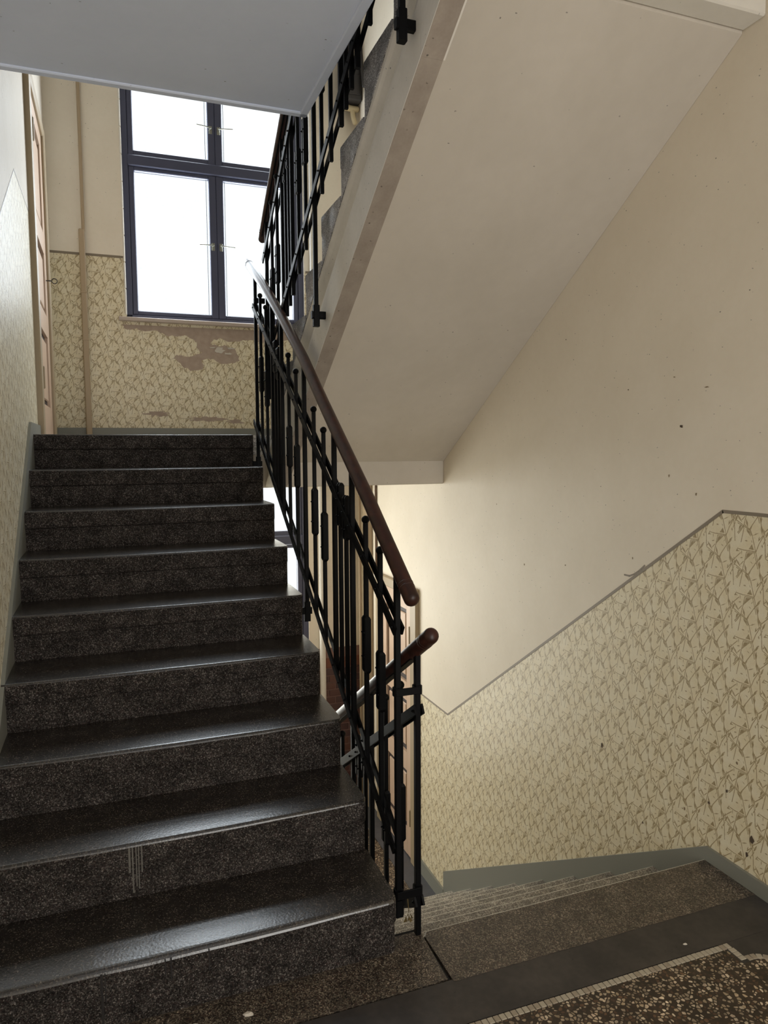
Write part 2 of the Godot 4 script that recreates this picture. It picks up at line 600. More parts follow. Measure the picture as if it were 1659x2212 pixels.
	mat("brick_band", Color(0.45, 0.27, 0.20), 0.35)
	mat("mortar", Color(0.52, 0.40, 0.36), 0.8)
	mat("meter_grey", Color(0.20, 0.185, 0.18), 0.5)
	mat("porcelain", Color(0.80, 0.73, 0.58), 0.4)
	mat("worn_arris", Color(0.74, 0.72, 0.67), 0.45)
	mat("drip_pale", Color(0.40, 0.385, 0.36), 0.8)
	mat("drip_dark", Color(0.13, 0.115, 0.11), 0.6)
	mat("dry_leaf", Color(0.35, 0.29, 0.15), 0.8)


func wood_grain() -> ImageTexture:
	var size := 512
	var n1 := noise_bytes(size, size, FastNoiseLite.TYPE_SIMPLEX_SMOOTH, 0.02, 81, 0, 4)
	var out := PackedByteArray()
	out.resize(size * size * 3)
	for i in size * size:
		var t := n1[i] / 255.0
		var j := i * 3
		out[j] = int(lerpf(34, 74, t))
		out[j + 1] = int(lerpf(20, 41, t))
		out[j + 2] = int(lerpf(16, 32, t))
	return image_of(size, size, out)


# ---------------------------------------------------------------- the place
func _ready() -> void:
	rng.seed = 7
	var cam := Camera3D.new()
	cam.name = "camera"
	add_child(cam)
	cam.transform = Transform3D(Basis(Vector3(0.93687135, -0.0061509, 0.34962014), Vector3(0.03480237, 0.99652102, -0.07572746), Vector3(-0.34793803, 0.08311449, 0.93382606)).orthonormalized(), p(0, 0, 0))
	cam.fov = 70.47
	cam.near = 0.02
	cam.far = 60.0
	cam.current = true
	var env := Environment.new()
	env.background_mode = Environment.BG_SKY
	var sky := Sky.new()
	var sm := ProceduralSkyMaterial.new()
	sm.sky_top_color = Color(0.80, 0.85, 0.92)
	sm.sky_horizon_color = Color(0.93, 0.95, 0.97)
	sm.ground_bottom_color = Color(0.45, 0.45, 0.44)
	sm.ground_horizon_color = Color(0.80, 0.82, 0.83)
	sky.sky_material = sm
	env.sky = sky
	env.tonemap_mode = Environment.TONE_MAPPER_LINEAR
	env.tonemap_exposure = 1.0
	env.sdfgi_enabled = true
	env.ssao_enabled = true
	env.ssil_enabled = true
	var we := WorldEnvironment.new()
	we.name = "environment"
	we.environment = env
	add_child(we)
	var daylight := Color(0.93, 0.97, 1.0)
	for w in [[0.0, 12.0], [-2.983, 8.2]]:
		for q in window_panes(0.0 if w[0] == 0.0 else LONGER):
			var l := AreaLight3D.new()
			l.name = numbered("window_daylight")
			l.area_size = Vector2(q[1] - q[0] - 0.01, q[3] - q[2] - 0.01)
			l.area_normalize_energy = true
			l.light_energy = w[1] * l.area_size.x * l.area_size.y / PI
			l.light_color = daylight if w[0] == 0.0 else Color(0.98, 0.975, 0.93)
			l.area_range = 20.0
			l.area_attenuation = 2.0
			l.shadow_enabled = true
			add_child(l)
			l.position = p((q[0] + q[1]) / 2.0, (q[2] + q[3]) / 2.0 + w[0], ZB + 0.058)
			l.rotation.y = PI
	var fill_light := AreaLight3D.new()  # added light behind the viewer, lifts the shadows
	fill_light.name = "added_fill_light"
	fill_light.area_size = Vector2(1.38, 2.24)
	fill_light.area_normalize_energy = true
	fill_light.light_energy = 5.2 * 1.38 * 2.24 / PI
	fill_light.light_color = Color(1.0, 0.98, 0.95)
	fill_light.area_range = 20.0
	fill_light.area_attenuation = 2.0
	fill_light.shadow_enabled = true
	add_child(fill_light)
	fill_light.position = p(0.95, -0.18, -1.555)
	fill_light.rotation.y = 0.0
	make_materials()
	shell()
	windows()
	doors()
	stairs()
	floors()
	railings()
	fittings()
	small_things()


# [left, right, bottom, top] of the four panes; the lower window is stretched down unseen by "longer", to light the lower steps
func window_panes(longer := 0.0) -> Array:
	return [[0.229, 0.787, 1.106 - longer, 2.162], [0.903, 1.461, 1.106 - longer, 2.162], [0.229, 0.787, 2.314, 2.80], [0.903, 1.461, 2.314, 2.80]]


const WX0 := 0.141
const WX1 := 1.549
const WY0 := 1.044
const WY1 := 2.87
const LOWER := -2.983
const LONGER := 1.02


# a mesh made of several (tool, material) pairs
func merged(called: String, pairs: Array) -> MeshInstance3D:
	var mesh := ArrayMesh.new()
	for k in pairs:
		var st: SurfaceTool = k[0]
		st.generate_normals()
		st.commit(mesh)
		mesh.surface_set_material(mesh.get_surface_count() - 1, mats[k[1]])
	return put(called, mesh, null)


func shell() -> void:
	var toward := Vector3(0, 0, 1)
	# back wall: plain paint above, pattern below 1.50, window openings; the lower storey has a brick dado
	var plain := mb()
	var pat := mb()
	var line := mb()
	var body := mb()
	var yp := 1.497
	var f := ZB
	flat(pat, [Vector2(XL, -0.2), Vector2(XL, yp), Vector2(WX0, yp), Vector2(WX0, WY0), Vector2(WX1, WY0), Vector2(WX1, yp), Vector2(XW, yp), Vector2(XW, -0.2)], "d", f, toward)
	flat(plain, [Vector2(XL, yp), Vector2(XL, 4.3), Vector2(WX0, 4.3), Vector2(WX0, yp)], "d", f, toward)
	flat(plain, [Vector2(WX1, yp), Vector2(WX1, 4.3), Vector2(XW, 4.3), Vector2(XW, yp)], "d", f, toward)
	flat(plain, [Vector2(WX0, WY1), Vector2(WX0, 4.3), Vector2(WX1, 4.3), Vector2(WX1, WY1)], "d", f, toward)
	flat(plain, [Vector2(XL, -4.7), Vector2(XL, -0.2), Vector2(WX0, -0.2), Vector2(WX0, -4.7)], "d", f, toward)
	flat(plain, [Vector2(WX1, -4.7), Vector2(WX1, -0.2), Vector2(XW, -0.2), Vector2(XW, -4.7)], "d", f, toward)
	flat(plain, [Vector2(WX0, -0.2), Vector2(WX1, -0.2), Vector2(WX1, WY1 + LOWER), Vector2(WX0, WY1 + LOWER)], "d", f, toward)
	flat(plain, [Vector2(WX0, -4.7), Vector2(WX1, -4.7), Vector2(WX1, WY0 - LONGER + LOWER), Vector2(WX0, WY0 - LONGER + LOWER)], "d", f, toward)
	# the wall behind that face, 0.3 thick, with reveals
	var xs := [XL - 0.3, WX0, WX1, XW + 0.3]
	var ys := [-4.7, WY0 - LONGER + LOWER, WY1 + LOWER, WY0, WY1, 4.5]
	for i in 3:
		for j in 5:
			if i == 1 and (j == 1 or j == 3):
				continue
			box(body, p(xs[i], ys[j], f + 0.001), p(xs[i + 1], ys[j + 1], f + 0.3))
	box(line, p(XL, yp - 0.009, f - 0.0012), p(WX0 - 0.012, yp + 0.009, f + 0.002))
	box(line, p(WX1 + 0.012, yp - 0.009, f - 0.0012), p(XW, yp + 0.009, f + 0.002))
	var back := merged("wall_back", [[body, "whitewash"], [plain, "wall_paint"], [pat, "wallpaper"], [line, "border_line"]])
	tag(back, "back wall with the tall dark window, cream paint above and twig-patterned finish below", "wall", "", "structure")
	# chamfered plaster edge beside the window
	var edge := mb()
	for s in 9:
		var y0 := WY0 + 0.02 + s * 0.2
		box(edge, p(WX0 - 0.013, y0, f - 0.006), p(WX0 + 0.002, y0 + 0.196, f + 0.03), 0.005)
	obj("edge_strip", edge, mats.whitewash, back)
	peeled(back)
	dado(back)
	# left wall (oil paint): pattern up to a line that follows the flight
	plain = mb()
	pat = mb()
	line = mb()
	body = mb()
	var sl := R1 / G1
	var top := [Vector2(-1.6, 1.345 - (3.949 + 1.6) * sl), Vector2(3.949, 1.345), Vector2(4.6, 1.345)]
	flat(pat, [Vector2(-1.6, -4.7), Vector2(4.6, -4.7), top[2], top[1], top[0]], "x", XL, Vector3(1, 0, 0))
	flat(plain, [top[0], top[1], top[2], Vector2(4.6, 4.3), Vector2(-1.6, 4.3)], "x", XL, Vector3(1, 0, 0))
	flat(plain, [Vector2(4.6, 2.19), Vector2(5.72, 2.19), Vector2(5.72, 4.3), Vector2(4.6, 4.3)], "x", XL, Vector3(1, 0, 0))
	flat(plain, [Vector2(5.72, 1.5), Vector2(ZB, 1.5), Vector2(ZB, 4.3), Vector2(5.72, 4.3)], "x", XL, Vector3(1, 0, 0))
	flat(pat, [Vector2(5.72, HL), Vector2(ZB, HL), Vector2(ZB, 1.5), Vector2(5.72, 1.5)], "x", XL, Vector3(1, 0, 0))
	flat(pat, [Vector2(4.6, -4.7), Vector2(ZB, -4.7), Vector2(ZB, HL), Vector2(4.6, HL)], "x", XL, Vector3(1, 0, 0))
	for k in [[-1.6, 4.72, -4.7, 4.5], [5.56, ZB + 0.3, -4.7, 4.5], [4.72, 5.56, -4.7, HL], [4.72, 5.56, 2.13, 4.5]]:
		box(body, p(XL - 0.25, k[2], k[0]), p(XL - 0.001, k[3], k[1]))
	box(body, p(XL - 0.25, HL, 4.72), p(XL - 0.15, 2.13, 5.56))
	strip_x(line, top, XL, 0.004, 0.0012)
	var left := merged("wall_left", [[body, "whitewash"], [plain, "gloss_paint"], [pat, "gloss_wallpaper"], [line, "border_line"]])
	tag(left, "left wall beside the rising flight, glossy cream paint over a peaked patterned dado", "wall", "", "structure")
	# right wall
	plain = mb()
	pat = mb()
	line = mb()
	body = mb()
	top = [Vector2(-1.6, -0.219), Vector2(1.98, -0.219), Vector2(4.236, -1.739), Vector2(4.71, -1.739)]
	var fx := Vector3(-1, 0, 0)
	flat(pat, [Vector2(-1.6, -4.7), Vector2(4.71, -4.7), top[3], top[2], top[1], top[0]], "x", XW, fx)
	flat(plain, [top[0], top[1], top[2], top[3], Vector2(4.71, 4.3), Vector2(-1.6, 4.3)], "x", XW, fx)
	flat(plain, [Vector2(4.71, -0.99), Vector2(5.56, -0.99), Vector2(5.56, 4.3), Vector2(4.71, 4.3)], "x", XW, fx)
	flat(plain, [Vector2(5.56, -4.7), Vector2(ZB, -4.7), Vector2(ZB, 4.3), Vector2(5.56, 4.3)], "x", XW, fx)
	for k in [[-1.6, 4.82, -4.7, 4.5], [5.46, ZB + 0.3, -4.7, 4.5], [4.82, 5.46, -4.7, LL], [4.82, 5.46, -1.06, 4.5]]:
		box(body, p(XW + 0.001, k[2], k[0]), p(XW + 0.25, k[3], k[1]))
	box(body, p(XW + 0.15, LL, 4.82), p(XW + 0.25, -1.06, 5.46))
	strip_x(line, top, XW, 0.006, -0.0012)
	var right := merged("wall_right", [[body, "whitewash"], [plain, "wall_paint"], [pat, "wallpaper_right"], [line, "border_line"]])
	tag(right, "right wall running down beside the lower flight, cream above a tan twig-patterned dado", "wall", "", "structure")
	marks(right)
	# wall behind the camera
	var fr := mb()
	box(fr, p(XL - 0.25, -4.7, -1.85), p(XW + 0.25, 4.5, -1.6))
	struct("wall_front", fr, mats.wall_paint, "plain cream wall of the landing behind the viewer", "wall")
	# skirtings
	var b := mb()
	prism_x(b, [Vector2(-1.6, -1.52), Vector2(-1.6, -1.46), Vector2(1.86, -1.46), Vector2(4.095, 0.16), Vector2(4.605, 0.16), Vector2(4.605, HL - 0.1), Vector2(4.1, -0.2), Vector2(1.8, -1.7)], XL, XL + 0.013)
	struct("baseboard_left", b, mats.skirting_paint, "grey painted skirting climbing the left wall along the steps", "skirting")
	b = mb()
	prism_x(b, [Vector2(-1.6, -1.52), Vector2(-1.6, -1.466), Vector2(2.0, -1.466), Vector2(4.28, -2.85), Vector2(4.28, -3.3), Vector2(2.0, -1.75), Vector2(1.9, -1.6)], XW - 0.012, XW)
	prism_x(b, [Vector2(4.28, LL), Vector2(4.28, LL + 0.1), Vector2(4.715, LL + 0.1), Vector2(4.715, LL)], XW - 0.014, XW)
	struct("baseboard_right", b, mats.skirting_paint, "grey painted skirting stepping down the right wall beside the lower flight", "skirting")
	b = mb()
	box(b, p(XL, HL, ZB - 0.014), p(XW, 0.196, ZB + 0.001), 0.003)
	box(b, p(XL, HL, 5.73), p(XL + 0.013, 0.196, ZB), 0.003)
	struct("baseboard_back", b, mats.skirting_paint, "grey painted skirting along the back wall under the window", "skirting")
	# slab of the upper floor overhead and the beam that carries it over the right-hand flight
	b = mb()
	box(b, p(XL - 0.1, 1.33, -1.6), p(0.765, TOP, 2.917), 0.006)
	var ceil_node := struct("ceiling", b, mats.slab_white, "grey-white underside of the upper landing slab at the top left", "ceiling")
	b = mb()
	box(b, p(XL, 1.322, 2.885), p(0.767, 1.345, 2.919), 0.004)
	box(b, p(0.735, 1.322, -1.6), p(0.767, 1.345, 2.919), 0.004)
	obj("edge_lip", b, mats.slab_white, ceil_node)
	b = mb()
	box(b, p(0.925, 1.48, -1.6), p(XW, TOP, 1.87))
	box(b, p(0.925, 1.39, 1.868), p(XW, TOP, 1.962), 0.006)
	var over := struct("ceiling", b, mats.whitewash, "landing soffit and beam over the viewer where the overhead flight arrives", "ceiling")
	# the last of the string and step end, built into the landing
	var n2 := func(d: float) -> float: return HL + R2 * (1.0 + (4.12 - d) / G2)
	b = mb()
	prism_x(b, [Vector2(1.962, n2.call(1.962) - 0.235), Vector2(1.62, n2.call(1.62) - 0.30), Vector2(1.62, n2.call(1.62) - 0.525), Vector2(1.962, n2.call(1.962) - 0.525)], 0.849, 0.9245)
	obj("string_end", b, mats.string_plaster, over)
	b = mb()
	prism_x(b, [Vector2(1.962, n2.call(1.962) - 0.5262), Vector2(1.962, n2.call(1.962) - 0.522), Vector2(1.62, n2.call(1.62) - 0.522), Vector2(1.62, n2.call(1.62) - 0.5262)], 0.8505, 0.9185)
	obj("underside_shade_strip", b, mats.string_edge_shade, over)  # thin sheet coloured dark in place of shade
	b = mb()
	prism_x(b, [Vector2(1.962, n2.call(1.962) - 0.236), Vector2(1.962, HL + R2 * 8.0 - 0.002), Vector2(1.91, HL + R2 * 8.0), Vector2(1.91, HL + R2 * 9.0), Vector2(1.62, HL + R2 * 9.0), Vector2(1.62, HL + R2 * 9.0 - 0.15)], 0.845, 0.9245)
	obj("step_end", b, mats.step_end_terrazzo, over)
	b = mb()
	box(b, p(XL - 0.3, 4.3, -1.7), p(XW + 0.3, 4.5, ZB + 0.3))
	struct("ceiling", b, mats.whitewash, "ceiling of the stairwell above the upper floor", "ceiling")
	# edge beam of the half landing above the lower window
	b = mb()
	box(b, p(XL, -0.212, 4.30), p(XW, -0.02, 4.48), 0.006)
	struct("beam", b, mats.soffit_paint, "plastered edge beam under the half landing", "beam")


# a line of given half width painted along a path in the plane X = x
func strip_x(st: SurfaceTool, pts: Array, x: float, half: float, proud: float) -> void:
	for k in pts.size() - 1:
		var a: Vector2 = pts[k]
		var c: Vector2 = pts[k + 1]
		var n := (c - a).orthogonal().normalized() * half
		var t := (c - a).normalized() * half * 0.3
		var q := [a - t + n, c + t + n, c + t - n, a - t - n]
		prism_x(st, q, x, x + proud)


func blob(st: SurfaceTool, plane: String, at: float, proud: float, c: Vector2, rx: float, ry: float, s: int, ragged := 0.3, n := 14) -> void:
	var r := RandomNumberGenerator.new()
	r.seed = s
	var pts := []
	for k in n:
		var a := TAU * k / n
		var f := 1.0 + r.randf_range(-ragged, ragged)
		pts.append(c + Vector2(cos(a) * rx, sin(a) * ry) * f)
	flat(st, pts, plane, at + proud, Vector3(-signf(at), 0, 0) if plane == "x" else Vector3(0, 0, 1))
	for k in n:   # a thin rim, so that the flake has an edge
		var a2: Vector2 = pts[k]
		var b2: Vector2 = pts[(k + 1) % n]
		if plane == "x":
			tri(st, p(at, a2.y, a2.x), p(at + proud, a2.y, a2.x), p(at + proud, b2.y, b2.x))
			tri(st, p(at, a2.y, a2.x), p(at + proud, b2.y, b2.x), p(at, b2.y, b2.x))
		elif plane == "d":
			tri(st, p(a2.x, a2.y, at), p(a2.x, a2.y, at + proud), p(b2.x, b2.y, at + proud))
			tri(st, p(a2.x, a2.y, at), p(b2.x, b2.y, at + proud), p(b2.x, b2.y, at))


func peeled(back: Node3D) -> void:
	# bare plaster where the finish has come off below the sill, and the loose pale flakes on it
	var st := mb()
	var outline := [0.10, 0.99, 0.13, 0.955, 0.21, 0.965, 0.27, 0.945, 0.36, 0.955, 0.42, 0.925, 0.50, 0.915, 0.56, 0.93, 0.62, 0.905, 0.66, 0.88, 0.655, 0.84,
		0.70, 0.80, 0.64, 0.775, 0.56, 0.765, 0.50, 0.775, 0.475, 0.745, 0.53, 0.71, 0.56, 0.672, 0.62, 0.655, 0.70, 0.668, 0.715, 0.70, 0.695, 0.735, 0.75, 0.755,
		0.80, 0.745, 0.86, 0.715, 0.93, 0.725, 1.0, 0.745, 0.985, 0.79, 0.96, 0.835, 0.90, 0.86, 0.83, 0.855, 0.77, 0.875, 0.79, 0.91, 0.86, 0.915, 0.93, 0.895,
		1.0, 0.90, 1.08, 0.915, 1.2, 0.90, 1.3, 0.92, 1.4, 0.93, 1.5, 0.96, 1.56, 1.0]
	var pts := []
	var r := RandomNumberGenerator.new()
	r.seed = 12
	for k in outline.size() / 2:
		var a := Vector2(outline[k * 2], outline[k * 2 + 1])
		var k2 := (k + 1) % (outline.size() / 2)
		var b := Vector2(outline[k2 * 2], outline[k2 * 2 + 1])
		pts.append(a)
		if k2 != 0 and (b - a).length() > 0.035:
			pts.append(a.lerp(b, 0.35) + Vector2(r.randf_range(-0.006, 0.006), r.randf_range(-0.009, 0.009)))
			pts.append(a.lerp(b, 0.7) + Vector2(r.randf_range(-0.006, 0.006), r.randf_range(-0.009, 0.009)))
	flat(st, pts, "d", ZB - 0.0015, Vector3(0, 0, 1))
	obj("bare_patch", st, mats.bare_plaster, back, "bare grey plaster where the finish has peeled off")
	for k in [[0.84, 0.825, 0.035, 0.022], [0.78, 0.842, 0.02, 0.006], [0.93, 0.842, 0.03, 0.006], [0.90, 0.80, 0.03, 0.008]]:
		st = mb()
		blob(st, "d", ZB - 0.0015, -0.003, Vector2(k[0], k[1]), k[2], k[3], int(k[0] * 1000), 0.45)
		obj("paint_flake", st, mats.pale_flake, back)
	for k in [[0.33, 0.31, 0.10, 0.018], [0.72, 0.27, 0.14, 0.02], [0.95, 0.25, 0.07, 0.016]]:
		st = mb()
		blob(st, "d", ZB - 0.0012, 0.0, Vector2(k[0], k[1]), k[2], k[3], int(k[0] * 997), 0.5, 24)
		obj("worn_patch", st, mats.bare_plaster, back)


func marks(right: Node3D) -> void:
	var spots := [[2.192, 0.088, 0.010, 0.008, 1], [2.236, 0.277, 0.007, 0.003, 0], [2.072, 0.225, 0.014, 0.003, 0], [2.628, -1.326, 0.008, 0.016, 1], [1.804, -1.343, 0.012, 0.018, 1],
		[1.825, -1.405, 0.008, 0.014, 1], [2.108, -0.165, 0.004, 0.008, 0], [2.25, -0.10, 0.004, 0.007, 0], [2.5, 0.25, 0.004, 0.004, 1], [2.95, 0.52, 0.003, 0.003, 1], [2.45, -0.45, 0.003, 0.006, 0],
		[2.93, -0.55, 0.004, 0.004, 0], [3.3, -0.6, 0.004, 0.006, 0], [2.0, -1.30, 0.007, 0.010, 1], [1.92, -1.22, 0.006, 0.009, 1], [2.12, -1.38, 0.005, 0.009, 0], [1.88, -1.10, 0.005, 0.007, 0], [2.35, -1.55, 0.004, 0.008, 1],
		[2.22, -0.78, 0.004, 0.004, 0], [3.6, -0.3, 0.004, 0.004, 0]]
	for k in spots.size():
		var s: Array = spots[k]
		var st := mb()
		blob(st, "x", XW, -0.0012, Vector2(s[0], s[1]), s[2] * 0.7, s[3] * 0.7, 100 + k, 0.35, 10)
		obj("stain", st, mats.mark_dark if s[4] == 1 else mats.mark_brown, right)
	var st2 := mb()   # the slip of the brush above the line
	strip_x(st2, [Vector2(2.50, -0.528), Vector2(2.467, -0.528), Vector2(2.438, -0.516), Vector2(2.41, -0.499), Vector2(2.375, -0.47)], XW, 0.0035, -0.001)
	obj("brush_slip", st2, mats.border_line, right)


func dado(back: Node3D) -> void:
	# glazed brick dado of the lower landing, bricks laid in running bond
	var st := mb()
	var x0 := 1.0
	box(st, p(x0, LL, ZB - 0.004), p(XW, -1.72, ZB))
	obj("mortar_bed", st, mats.mortar, back)
	var rows := 18
	var meshes := []
	var sizes := [0.113, 0.053]
	for k in 2:
		var s := mb()
		box(s, Vector3(-sizes[k] / 2.0, -0.0275, -0.006), Vector3(sizes[k] / 2.0, 0.0275, 0.006), 0.003)
		s.generate_normals()
		meshes.append(s.commit())
	for r in rows:
		var y := -1.935 - r * 0.064
		if y - 0.03 < LL:
			break
		var x := XW - 0.004
		var first := r % 2 == 1
		while x > x0 + 0.12:
			var k := 1 if first else 0
			first = false
			var o := put("brick", meshes[k], mats["brick_%d" % rng.randi_range(0, 3)], back)
			o.position = p(x - sizes[k] / 2.0, y, ZB - 0.007 + rng.randf_range(-0.001, 0.001))
			x -= sizes[k] + 0.008
	var x2 := XW - 0.004
	while x2 > x0 + 0.1:
		var s := mb()
		box(s, p(x2 - 0.16, -1.897, ZB - 0.014), p(x2, -1.808, ZB - 0.002), 0.004)
		obj("brick", s, mats.brick_band, back)
		x2 -= 0.163


# ---------------------------------------------------------------- windows and doors
func windows() -> void:
	window_at(0.0, "tall dark-framed window of hammered white glass on the half landing", "window")
	added_fill_window()
	window_at(LOWER, "matching dark-framed window seen through the railing on the lower half landing", "window")


# unseen window added behind the viewer to fill the shadows
func added_fill_window() -> void:
	var w := Node3D.new()
	w.name = "window_3"
	add_child(w)
	tag(w, "added window behind the viewer that fills the shadows", "window", "", "structure")
	var st := mb()
	for k in [[0.18, 0.26, -1.38, 1.02], [1.64, 1.72, -1.38, 1.02], [0.18, 1.72, -1.38, -1.30], [0.18, 1.72, 0.94, 1.02], [0.92, 0.98, -1.36, 1.0]]:
		box(st, p(k[0], k[2], -1.605), p(k[1], k[3], -1.54), 0.005)
	obj("window_frame", st, mats.window_paint_flare, w)
	for k in [[0.26, 0.92], [0.98, 1.64]]:
		put("pane", pane_mesh([k[0], k[1], -1.30, 0.94], 0.0, -1.575), mats.window_glass, w)


func window_at(dy: float, label: String, cat: String) -> void:
	var w := Node3D.new()
	w.name = "window_1" if dy == 0.0 else "window_2"
	add_child(w)
	tag(w, label, cat, "", "structure")
	var m: Material = mats.window_paint_flare
	var sill := WY0 if dy == 0.0 else WY0 - LONGER
	var d0 := ZB + 0.02
	var d1 := ZB + 0.11
	var st := mb()
	box(st, p(WX0, sill + dy, d0), p(WX0 + 0.045, WY1 + dy, d1), 0.004)
	box(st, p(WX1 - 0.045, sill + dy, d0), p(WX1, WY1 + dy, d1), 0.004)
	box(st, p(WX0, sill + dy, d0), p(WX1, sill + 0.03 + dy, d1), 0.004)
	box(st, p(WX0, WY1 - 0.035 + dy, d0), p(WX1, WY1 + dy, d1), 0.004)
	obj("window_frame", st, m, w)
	st = mb()
	box(st, p(WX0 + 0.04, 2.192 + dy, d0 - 0.012), p(WX1 - 0.04, 2.276 + dy, d1), 0.008)
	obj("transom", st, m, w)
	var panes := window_panes(WY0 - sill)
	for k in 4:
		var q: Array = panes[k]
		var lowrow := k < 2
		var left := k % 2 == 0
		var a := WX0 + 0.047 if left else 0.8455
		var b := 0.8445 if left else WX1 - 0.047
		var y0: float = (sill + 0.032 if lowrow else 2.272) + dy
		var y1: float = (2.194 if lowrow else WY1 - 0.037) + dy
		st = mb()
		var e0 := d0 + 0.004
		box(st, p(a, y0, e0), p(q[0], y1, d1 - 0.02), 0.005)
		box(st, p(q[1], y0, e0), p(b, y1, d1 - 0.02), 0.005)
		box(st, p(q[0] - 0.003, y0, e0), p(q[1] + 0.003, q[2] + dy, d1 - 0.02), 0.005)
		box(st, p(q[0] - 0.003, q[3] + dy, e0), p(q[1] + 0.003, y1, d1 - 0.02), 0.005)
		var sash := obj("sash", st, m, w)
		st = mb()
		box(st, p(q[0] - 0.002, q[2] - 0.002 + dy, d1 - 0.045), p(q[1] + 0.002, q[3] + 0.002 + dy, d1 - 0.04))
		var gl := pane_mesh(q, dy, d1 - 0.045)
		put("pane", gl, mats.window_glass, sash)
		# the edge of the outer glazing bar shows as a thin dark line inside each pane
		st = mb()
		var bx: float = q[1] - 0.017 if left else q[0] + 0.012
		box(st, p(bx, q[2] + dy, d1 - 0.0545), p(bx + 0.004, q[3] + dy, d1 - 0.0495))
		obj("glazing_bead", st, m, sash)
		# handle: plate with a lever pointing away from the middle
		var hx := 0.813 if left else 0.875
		var hy: float = (1.645 if lowrow else 2.545) + dy
		st = mb()
		box(st, p(hx - 0.0125, hy - 0.034, e0 - 0.004), p(hx + 0.0125, hy + 0.026, e0 + 0.001), 0.002)
		var dir := -1.0 if left else 1.0
		tube(st, [p(hx, hy, e0), p(hx, hy, e0 - 0.028)], 0.006, 8)
		tube(st, [p(hx, hy, e0 - 0.03), p(hx + dir * 0.035, hy + 0.004 if not lowrow else hy, e0 - 0.034), p(hx + dir * 0.108, hy + (0.012 if not lowrow else -0.004), e0 - 0.03)], 0.005, 8)
		ball(st, p(hx, hy - 0.022, e0 - 0.005), 0.003, 6)
		obj("handle", st, mats.zinc, sash, "grey metal lever handle")
	st = mb()
	box(st, p(WX0 - 0.062, sill - 0.03 + dy, ZB - 0.045), p(WX1 + 0.062, sill + dy, ZB + 0.06), 0.004)
	obj("sill", st, mats.sill_stone, w, "pale stone sill")
	st = mb()   # what closes the opening behind the glass
	box(st, p(WX0 - 0.05, sill - 0.05 + dy, d1 + 0.01), p(WX1 + 0.05, WY1 + 0.05 + dy, d1 + 0.03))
	obj("opening_backing", st, mats.whitewash, w)


# pane as a thin box with its own texture coordinates
func pane_mesh(q: Array, dy: float, d: float) -> ArrayMesh:
	var st := mb()
	var c := [p(q[0] - 0.002, q[2] - 0.002 + dy, d), p(q[1] + 0.002, q[2] - 0.002 + dy, d), p(q[1] + 0.002, q[3] + 0.002 + dy, d), p(q[0] - 0.002, q[3] + 0.002 + dy, d)]
	var b := Vector3(0, 0, -0.004)
	for t in [[c[0], c[2], c[1]], [c[0], c[3], c[2]], [c[0] + b, c[1] + b, c[2] + b], [c[0] + b, c[2] + b, c[3] + b]]:
		for v in t:
			st.set_uv(Vector2(v.x / 0.5, -v.y / 0.36))
			st.add_vertex(v)
	st.generate_normals()
	return st.commit()


func doors() -> void:
	# panelled door in the left wall of the half landing
	door("door_1", XL, 1.0, HL, 4.72, 5.56, 2.13, 4.605, 5.67, 2.2, "beige three-panel door in the left wall at the top of the steps")
	door("door_2", XW, -1.0, LL, 4.82, 5.46, -1.06, 4.71, 5.56, -0.985, "pale pink panelled door in the right wall of the lower half landing")


